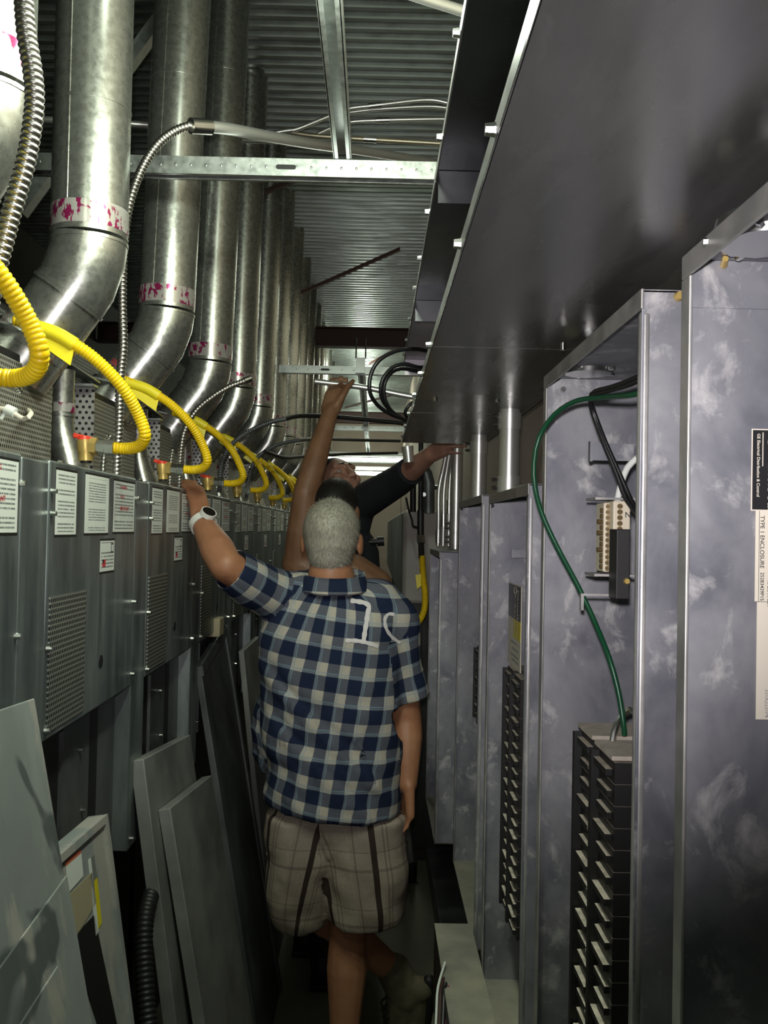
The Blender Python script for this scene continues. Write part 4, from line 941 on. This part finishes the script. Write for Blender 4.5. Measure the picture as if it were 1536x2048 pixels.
for c, ax in ((cuL, (cuL-shL).normalized()), (cuR, (cuR-shR).normalized())):
    g = [v for v in bm.verts if (v.co-c).length < .12]; fs = {f for v in g for f in v.link_faces}; es = {e for v in g for e in v.link_edges}
    bmesh.ops.bisect_plane(bm, geom=list(g)+list(fs)+list(es), plane_co=c, plane_no=ax, clear_outer=True)
bm.to_mesh(sm); bm.free(); sm.update()
xc = a(666, 1400).x; yc_ = a(666, 1400).y
for v in sm.vertices:
    p = v.co; z = p.z-CH; up = 1/(1+math.exp((z+.42)*30))     # more folds low down
    w1 = noise.noise(Vector((p.x*9+z*5, p.y*4, z*10-p.x*6)))*.009+noise.noise(Vector((p.x*22, p.y*12, z*26+p.x*10)))*.0034
    dgl = (z+.55)+(p.x-xc)*.95; fold = .011*math.exp(-(dgl/.020)**2)-.007*math.exp(-((dgl-.035)/.02)**2)+.006*math.exp(-((dgl+.10)/.02)**2)-.004*math.exp(-((dgl+.07)/.018)**2)
    fold *= (1 if p.y < yc_ else .2)*(1/(1+math.exp((abs(p.x-xc)-.15)*60)))
    v.co = p+v.normal*(w1*(1+.8*up)+fold)
bm = bmesh.new(); bm.from_mesh(sm); bmesh.ops.smooth_vert(bm, verts=[v for v in bm.verts if not v.is_boundary], factor=.5); bm.to_mesh(sm); bm.free()
sm.update()
def shirt_uv(p, cls):
    if cls is None:
        for i, (s, e, s0) in enumerate(((shL, cuL, .035), (shR, cuR, .045))):
            ax = (e-s).normalized(); t = (p-s).dot(ax)
            if t > s0-.06*0 and ((p-s)-ax*t).length < .10: return 1+i
        return 0
    if cls == 0:
        c = a(667, 1400); z = p.z-CH; th = math.atan2(p.x-xc, -(p.y-yc_))
        u = th*.170-(z+.3)*.17+noise.noise(Vector((p.x*5, z*5, 1)))*.006; v = z+.13*(p.x-xc)-.25*(p.x-xc)**2+noise.noise(Vector((p.x*4, z*6, 5)))*.008
        return (u+.012+10, v+10)
    s, e = ((shL, cuL), (shR, cuR))[cls-1]; ax = (e-s).normalized(); q = p-s; t = q.dot(ax); q -= ax*t
    r1 = Vector((0, -1, 0)); r1 = (r1-r1.dot(ax)*ax).normalized(); r2 = ax.cross(r1)
    return (math.atan2(q.dot(r2), q.dot(r1))*.062+10.01, t+10)
uvmap(sm, shirt_uv)
bvhA = BVHTree.FromPolygons([v.co.copy() for v in sm.vertices], [tuple(p.vertices) for p in sm.polygons])
shirt = place(sm, 'plaid_shirt', M['plaid'], A)
sd = shirt.modifiers.new('thickness', 'SOLIDIFY'); sd.thickness = .002; sd.offset = 1
# collar
rings = []
for (y, hw, ry, lean) in ((1178, 68, .090, 0), (1164, 63, .084, .0), (1147, 58, .079, .0), (1145, 61, .082, 0), (1160, 66, .089, 0), (1175, 73, .097, 0)):
    c = a(668, y, -.022); rings.append([c+Vector((hw*ZA/F*math.cos(t), ry*math.sin(t), .012*math.sin(t))) for t in [2*PI*k/36 for k in range(36)]])
cm_ = MB().quadgrid(rings, True, False, False).mesh('collar')
uvmap(cm_, lambda p, c: 0 if c is None else (math.atan2(p.x-xc, -(p.y-yc_))*.085+10.02, (p.z-CH)+10.03))
place(cm_, 'collar', M['plaid'], shirt)
def stroke(px, wpx, m, name, parent):
    P = spline([Vector((x, y, 0)) for x, y in px], 2.5); mb = MB(); L = []; Rr = []; o0 = Vector((0, 0, CH))
    for i, p in enumerate(P):
        d = (P[min(i+1, len(P)-1)]-P[max(i-1, 0)]).normalized(); nr = Vector((-d.y, d.x, 0)); k = wpx*(1+.12*math.sin(i*1.1))*(.7 if i in (0, len(P)-1) else 1)
        for s, T in ((1, L), (-1, Rr)):
            q = p+nr*s*k/2; dd = (CM @ Vector(((q.x-768)/F, (1024-q.y)/F, -1))).normalized(); h = bvhA.ray_cast(o0, dd)
            T.append((h[0]-dd*.0042) if h[0] else None)
    ok = [i for i in range(len(P)) if L[i] and Rr[i] and abs(L[i].y-ZA) < .3]
    mb.quadgrid([[L[i], (L[i]+Rr[i])/2-Vector((0, .0008, 0)), Rr[i]] for i in ok], False)
    return mb.build(name, m, parent)
M['paint'] = plain('white_paint_mark', (.66, .62, .62), .8)
stroke([(701, 1201), (716, 1203), (730, 1206), (738, 1213), (735, 1228), (733, 1245), (730, 1262), (727, 1284)], 9, M['paint'], 'painted_numeral', shirt)
stroke([(691, 1281), (708, 1281), (728, 1284), (742, 1288), (757, 1293)], 8, M['paint'], 'painted_numeral', shirt)
stroke([(789, 1229), (778, 1228), (771, 1235), (770, 1246), (774, 1260), (783, 1273), (793, 1281), (801, 1286)], 6.5, M['paint'], 'painted_curve', shirt)
# shorts
sb = MB()
sb.quadgrid([[a(x, y, .01)+Vector((hw*ZA/F*math.cos(t), ry*math.sin(t), 0)) for t in [2*PI*k/32 for k in range(32)]] for y, x, hw, ry in ((1690, 670, 112, .095), (1650, 670, 128, .118), (1600, 669, 126, .126), (1560, 668, 122, .122))])
for top, mid, bot, rr in ((a(612, 1625, -.0), a(600, 1750, .0), a(606, 1828, .04), (.112, .092, .082)), (a(731, 1625, -.0), a(732, 1740, .0), a(730, 1822, .02), (.116, .112, .114))):
    pts = [top, mid, bot]; sb.tube(spline(pts, .02), [rr[0]+(rr[2]-rr[0])*i/(len(spline(pts, .02))-1) for i in range(len(spline(pts, .02)))], 28)
sh = blob(sb, .007, 14)
for v in sh.vertices:
    p = v.co; z = p.z-CH; v.co = p+v.normal*(noise.noise(Vector((p.x*10+z*6, p.y*6, z*13)))*.011+noise.noise(Vector((p.x*25, p.y*16, z*22)))*.0042)
sh.update(); xm = a(645, 1750).x
def shorts_uv(p, cls):
    z = p.z-CH
    if cls is None: return 1 if z < -.93+.3*0 else (2 if z > -.80 else 0)
    L = p.x < xm; c = a(600 if L else 733, 1750, .03); th = math.atan2(p.x-c.x, -(p.y-c.y))
    return (th*.105+(-.42 if L else .30)*(z+.95)*(.35)+10+(.037 if L else .028), z+10)
uvmap(sh, lambda p, c: (1 if p.x < xm else 2) if c is None else shorts_uv(p, c))
place(sh, 'plaid_shorts', M['shorts'], A)
# boots: left toe down, right flat on the floor
bt = MB(); hl = a(836, 1985, .17); 
bt.chain([anL.lerp(knL, .03), a(812, 1985, .18)], [.050, .054]); bt.cap(a(812, 1985, .18), .052, a(842, 1978, .16), .036); bt.chain([a(808, 1990, .19), a(800, 2060, .21), a(796, 2130, .22)], [.055, .048, .040])
bt.cap(a(838, 1985, .17), .036, a(822, 2120, .22), .036)
place(blob(bt, .006, 5), 'boot', M['bootbrown'], A)
so = MB(); so.chain([a(858, 1962, .155), a(858, 2000, .16), a(848, 2060, .19), a(836, 2140, .22)], [.019, .019, .018, .018]); place(blob(so, .006, 4), 'boot_sole', M['bootblack'], A)
for k in range(5):
    y = 1995+k*14; MB().tube(spline([a(772+k*2, y, .145), a(762+k*2, y+10, .15), a(770+k*2, y+26, .15)], .01), .0035, 8).build('boot_lace', M['bootblack'], A)
bt = MB(); fl_ = Vector((anR.x, anR.y, 0)); bt.chain([anR+Vector((0, 0, .04)), fl_+Vector((0, .01, .06))], [.046, .05]); bt.chain([fl_+Vector((0, -.03, .045)), fl_+Vector((0, .08, .05)), fl_+Vector((-.01, .19, .036))], [.042, .048, .036])
place(blob(bt, .006, 5), 'boot', M['bootbrown'], A)
bt = MB().slab([fl_+Vector((-.04, -.075, 0)), fl_+Vector((.04, -.075, 0)), fl_+Vector((.045, .22, 0)), fl_+Vector((-.055, .22, 0))], (0, 0, .02)).build('boot_sole', M['bootblack'], A, True, .006)
# watch and ring
ax = (wrL-elL).normalized(); wc = wrL-ax*.012
n1 = Vector((.45, -.45, .78)); n1 = (n1-n1.dot(ax)*ax).normalized(); n2 = ax.cross(n1)
wt = MB().quadgrid([[wc+ax*h+(n1*math.cos(t)+n2*math.sin(t))*r for t in [2*PI*k/32 for k in range(32)]] for h, r in ((-.010, .0325), (.010, .0325), (.010, .0365), (-.010, .0365), (-.010, .0325))], True, False, False).build('wristwatch', M['watch'], A)
MB().cyl(wc+n1*.031, wc+n1*.043, .0225, .0215, 28).build('watch_case', M['watch'], wt); MB().cyl(wc+n1*.0430, wc+n1*.0436, .0185, .0182, 28).build('watch_dial', M['watchdial'], wt)
r0 = kn[2]; r1_ = kn[2]+(wrL-kn[2]).normalized()*-.012; MB().tube([r0+Vector((.002, -.003, -.004)), r0+Vector((-.003, .0, .001))], .0128, 16).build('finger_ring', M['steel'], A)

# ------------------------------------------------- person with the raised bare arm
ZB = 3.32
B = thing('person', 'dark haired person in sleeveless navy top raising a bare left arm to the conduit', 'person', W(-.13, ZB, -CH))
b = lambda x, y, d=0: at(x, y, ZB+d)
RB = Matrix.Rotation(.35, 3, 'X') @ Matrix.Rotation(-.25, 3, 'Z'); hb = b(673, 1020)
sk = MB(); headparts(hb, RB, sk, 1.0); sk.cap(hb+Vector((0, -.02, -.09)), .06, b(672, 1140, 0), .075, 20)
sL, eL, wL = b(598, 1128, -.01), b(611, 985, -.06), b(661, 822, .03)
sR, eR, wR = b(748, 1172, 0), b(772, 1320, .03), b(765, 1440, -.03)
sk.chain([b(640, 1150), sL], [.075, .064]); sk.chain([sL, sL.lerp(eL, .5), eL], [.061, .056, .046]); sk.chain([eL, eL.lerp(wL, .28), wL], [.045, .047, .030])
sk.chain([b(705, 1150), sR], [.08, .070]); sk.chain([sR, sR.lerp(eR, .5), eR], [.066, .056, .044]); sk.chain([eR, eR.lerp(wR, .3), wR], [.043, .044, .029])
hand(sk, wR, Vector((0, .1, -1)), Vector((-.3, 1, 0)), Vector((1, .3, 0)), (.3, .3, .35, .4))
# gripping hand: the palm goes up, the fingers wrap the conduit from behind, the thumb lies to the right
pc_ = b(672, 790, .05); rod = at(690, 770, 3.42)
for i, u in enumerate((.030, .010, -.010, -.029)):
    k0 = pc_+Vector((u, .0, .018-.006*abs(i-1))); f = [k0, k0+Vector((.004, .038, .022)), k0+Vector((.006, .056, .040)), k0+Vector((.006, .052, .058))]
    sk.cap(wL+Vector((u*.7, 0, .004)), .0175, k0, .0135); sk.chain(f, [.0110, .0100, .0092, .0085])
sk.chain([wL+Vector((.022, -.005, .02)), b(686, 790, .03), b(697, 772, .05), b(706, 762, .07)], [.016, .0135, .0115, .0098])
place(blob(sk, .0055, 6), 'body', M['skinB'], B)
place(strands(blob(hairparts(hb, RB), .007, 5), 5000, .010, .0007, Vector((0, 0, 0)), None), 'hair', M['hairblack'], B)
for s in (-1, 1): MB().ell(hb+RB @ Vector((s*.032, .078, .012)), .012, .012, .012).build('eye', M['white'], B)
tb = MB(); rows = [(1162, 672, 44, .07), (1185, 672, 66, .095), (1215, 672, 82, .11), (1280, 672, 88, .12), (1380, 672, 84, .118), (1480, 672, 84, .118), (1540, 672, 86, .118)]
tb.quadgrid([[b(x, y)+Vector((hw*ZB/F*math.cos(t), ry*math.sin(t), 0)) for t in [2*PI*k/32 for k in range(32)]] for y, x, hw, ry in reversed(rows)])
tb.cap(b(628, 1162), .055, b(608, 1150), .066); tb.cap(b(636, 1150, .02), .05, b(600, 1165, .03), .068)
place(blob(tb, .009, 5), 'sleeveless_top', M['navyshirt'], B)
lg = MB(); h1, h2 = b(640, 1560), b(705, 1560); f1, f2 = W(-.235, 3.52, -CH+.10), W(-.150, 3.27, -CH+.10)
lg.cap(h1, .115, h2, .115); lg.chain([h1, h1.lerp(f1, .5)+Vector((0, .03, 0)), f1], [.10, .072, .058]); lg.chain([h2, h2.lerp(f2, .5)+Vector((0, .03, 0)), f2], [.10, .072, .058])
place(blob(lg, .010, 4), 'trousers', M['navyshirt'], B)
for f in (f1, f2):
    bt = MB(); g = Vector((f.x, f.y, 0)); bt.chain([g+Vector((0, 0, .16)), g+Vector((0, 0, .06))], [.055, .055]); bt.chain([g+Vector((0, -.04, .05)), g+Vector((0, .08, .05)), g+Vector((0, .18, .04))], [.048, .05, .04])
    place(blob(bt, .008, 4), 'boot', M['bootblack'], B)
    MB().slab([g+Vector((-.048, -.09, 0)), g+Vector((.048, -.09, 0)), g+Vector((.05, .22, 0)), g+Vector((-.05, .22, 0))], (0, 0, .022)).build('boot_sole', M['bootblack'], B, True, .006)

# ------------------------------------------------- person on the ladder, facing us
ZC = 3.78
P3 = thing('person', 'person in dark rolled sleeve shirt behind, face tilted up, arm reaching to trough tip', 'person', W(-.08, ZC, -1.388))
c_ = lambda x, y, d=0: at(x, y, ZC+d)
RC = Matrix.Rotation(PI+.62, 3, 'Z') @ Matrix.Rotation(.55, 3, 'X'); hcc = c_(676, 968)
sk = MB(); LC = headparts(hcc, RC, sk, 1.0); sk.cap(hcc+Vector((0, .01, -.08)), .06, c_(684, 1060, .02), .075, 20)
s1, e1, w1 = c_(716, 1010, -.02), c_(796, 962, -.25), at(862, 908, 3.28)
s2, e2, w2 = c_(640, 1050, .02), c_(622, 1190, .04), c_(628, 1300, -.05)
sk.chain([s1, e1], [.055, .046]); sk.chain([e1, e1.lerp(w1, .35), w1], [.045, .046, .030]); sk.chain([s2, e2, w2], [.055, .045, .030])
hand(sk, w1, (at(900, 886, 3.18)-w1), Vector((0, -.4, 1)), Vector((-.6, -.6, .2)), (.3, .35, .4, .45)); hand(sk, w2, Vector((0, -.1, -1)), Vector((.3, -1, 0)), Vector((-1, -.3, 0)), (.3, .3, .35, .4))
place(blob(sk, .0055, 5), 'body', M['skinC'], P3)
place(blob(hairparts(hcc-RC @ Vector((0, .006, -.004)), RC, 1.0), .007, 4), 'hair', M['hairblack'], P3)
for s in (-1, 1):
    MB().ell(LC(s*.032, .0735, .013), .009, .009, .006).build('eye', M['boilerwhite'], P3); MB().ell(LC(s*.032, .0805, .012), .0035, .003, .003).build('pupil', M['ink'], P3)
    MB().cap(LC(s*.014, .094, .040), .004, LC(s*.048, .080, .040), .003).build('eyebrow', M['hairblack'], P3)
tb = MB(); rows = [(1052, 684, 40, .06), (1072, 685, 62, .09), (1100, 686, 72, .11), (1160, 686, 76, .12), (1260, 684, 74, .12), (1360, 682, 76, .12), (1400, 682, 78, .12)]
tb.quadgrid([[c_(x, y)+Vector((hw*ZC/F*math.cos(t), ry*math.sin(t), 0)) for t in [2*PI*k/32 for k in range(32)]] for y, x, hw, ry in reversed(rows)])
cu = e1.lerp(w1, .30); tb.chain([c_(690, 1070), s1, s1.lerp(e1, .5), e1, cu], [.10, .078, .070, .062, .058]); tb.chain([c_(665, 1075), s2, e2], [.09, .075, .06])
place(blob(tb, .009, 4), 'dark_shirt', M['navyshirt'], P3)
MB().tube([e1.lerp(w1, .24), e1.lerp(w1, .40)], .056, 20).build('rolled_cuff', M['navyshirt'], P3)
lg = MB(); h1, h2 = c_(655, 1420), c_(712, 1420); f1, f2 = W(-.17, 3.97, -1.36), W(-.02, 3.97, -1.36)
lg.cap(h1, .11, h2, .11); lg.chain([h1, h1.lerp(f1, .5), f1], [.09, .066, .05]); lg.chain([h2, h2.lerp(f2, .5), f2], [.09, .066, .05])
place(blob(lg, .010, 4), 'trousers', M['navyshirt'], P3)
for f in (f1, f2):
    bt = MB(); bt.chain([f+Vector((0, .03, .03)), f+Vector((0, -.07, .025)), f+Vector((0, -.17, .015))], [.046, .044, .036]); place(blob(bt, .009, 4), 'boot', M['bootblack'], P3)
o = thing('flashlight', 'black stubby flashlight clipped at the side of the dark shirt', 'flashlight', c_(748, 1083, -.05))
MB().tube([c_(738, 1084, -.05), c_(756, 1083, -.05)], .012, 14).build('barrel', M['black'], o); MB().tube([c_(754, 1083, -.05), c_(768, 1082, -.05)], .020, 16).build('head', M['black'], o)
# ================================================================ light
sc = bpy.context.scene
w = bpy.data.worlds.new('room_air'); sc.world = w; w.use_nodes = True
w.node_tree.nodes['Background'].inputs[0].default_value = (.8, 1, .85, 1); w.node_tree.nodes['Background'].inputs[1].default_value = .01
def area(x, y, z, sx, sy, p, c, rot=(0, 0, 0)):
    l = bpy.data.lights.new('lamp', 'AREA'); l.shape = 'RECTANGLE'; l.size = sx; l.size_y = sy; l.energy = p; l.color = c
    o = bpy.data.objects.new('lamp', l); C.objects.link(o); o.location = W(x, y, z); o.rotation_euler = rot; return o
gw = (.90, 1.0, .82)
def point(x, y, z, p, r=.05, c=gw):
    l = bpy.data.lights.new('lamp', 'POINT'); l.energy = p; l.color = c; l.shadow_soft_size = r
    o = bpy.data.objects.new('lamp', l); C.objects.link(o); o.location = W(x, y, z); return o
for k in range(3): point(-.07, .80+.26*k, .80, 10.5)
for y, p in ((8.5, 10), (10.8, 14), (13.4, 16)): point(-.15, y, 1.50, p, .08)
point(-.35, -.9, 1.35, 7, .1); point(-.02, 1.2, 1.45, 2.5, .1)  # unseen fill lamps, added behind the camera and above the near flues
area(-.05, 5.2, 1.36, .12, 1.6, 6, gw, (0, math.radians(-28), 0))  # unseen lamp, added to brighten the farther left boiler covers
l = bpy.data.lights.new('phone_flash', 'SPOT'); l.energy = 36; l.color = (1, .95, .97); l.spot_size = math.radians(71); l.spot_blend = 1; l.shadow_soft_size = .012
o = bpy.data.objects.new('phone_flash', l); C.objects.link(o); o.location = (-.01, -.01, CH+.04); o.rotation_euler = (math.radians(96), 0, math.radians(-4))
def tube_lamp(p0, p1, r, label, group=None):
    o = thing('tube_lamp', label, 'lamp', (p0+p1)/2, group); d = (p1-p0).normalized()
    MB().cyl(p0, p1, r, n=12).build('tube', M['tubelight'], o)
    for q, s in ((p0, -1), (p1, 1)): MB().cyl(q, q+d*s*.02, r*1.15, n=12).build('end_cap', M['galv'], o)
    MB().obox((p0+p1)/2+Vector((0, .03, r+.035)), (p1-p0)/2, (0, .05, 0), (0, 0, .02)).build('housing', M['galv'], o, False)
tube_lamp(W(-.55, 10.2, .64), W(.30, 10.2, .64), .022, 'lower of two lit tube lamps far down the aisle')
tube_lamp(W(-.55, 9.6, .75), W(.30, 9.6, .75), .020, 'upper of two lit tube lamps far down the aisle')
v = sc.view_settings; v.view_transform = 'Standard'; v.look = 'None'; v.gamma = 1; v.exposure = .45; v.use_curve_mapping = False
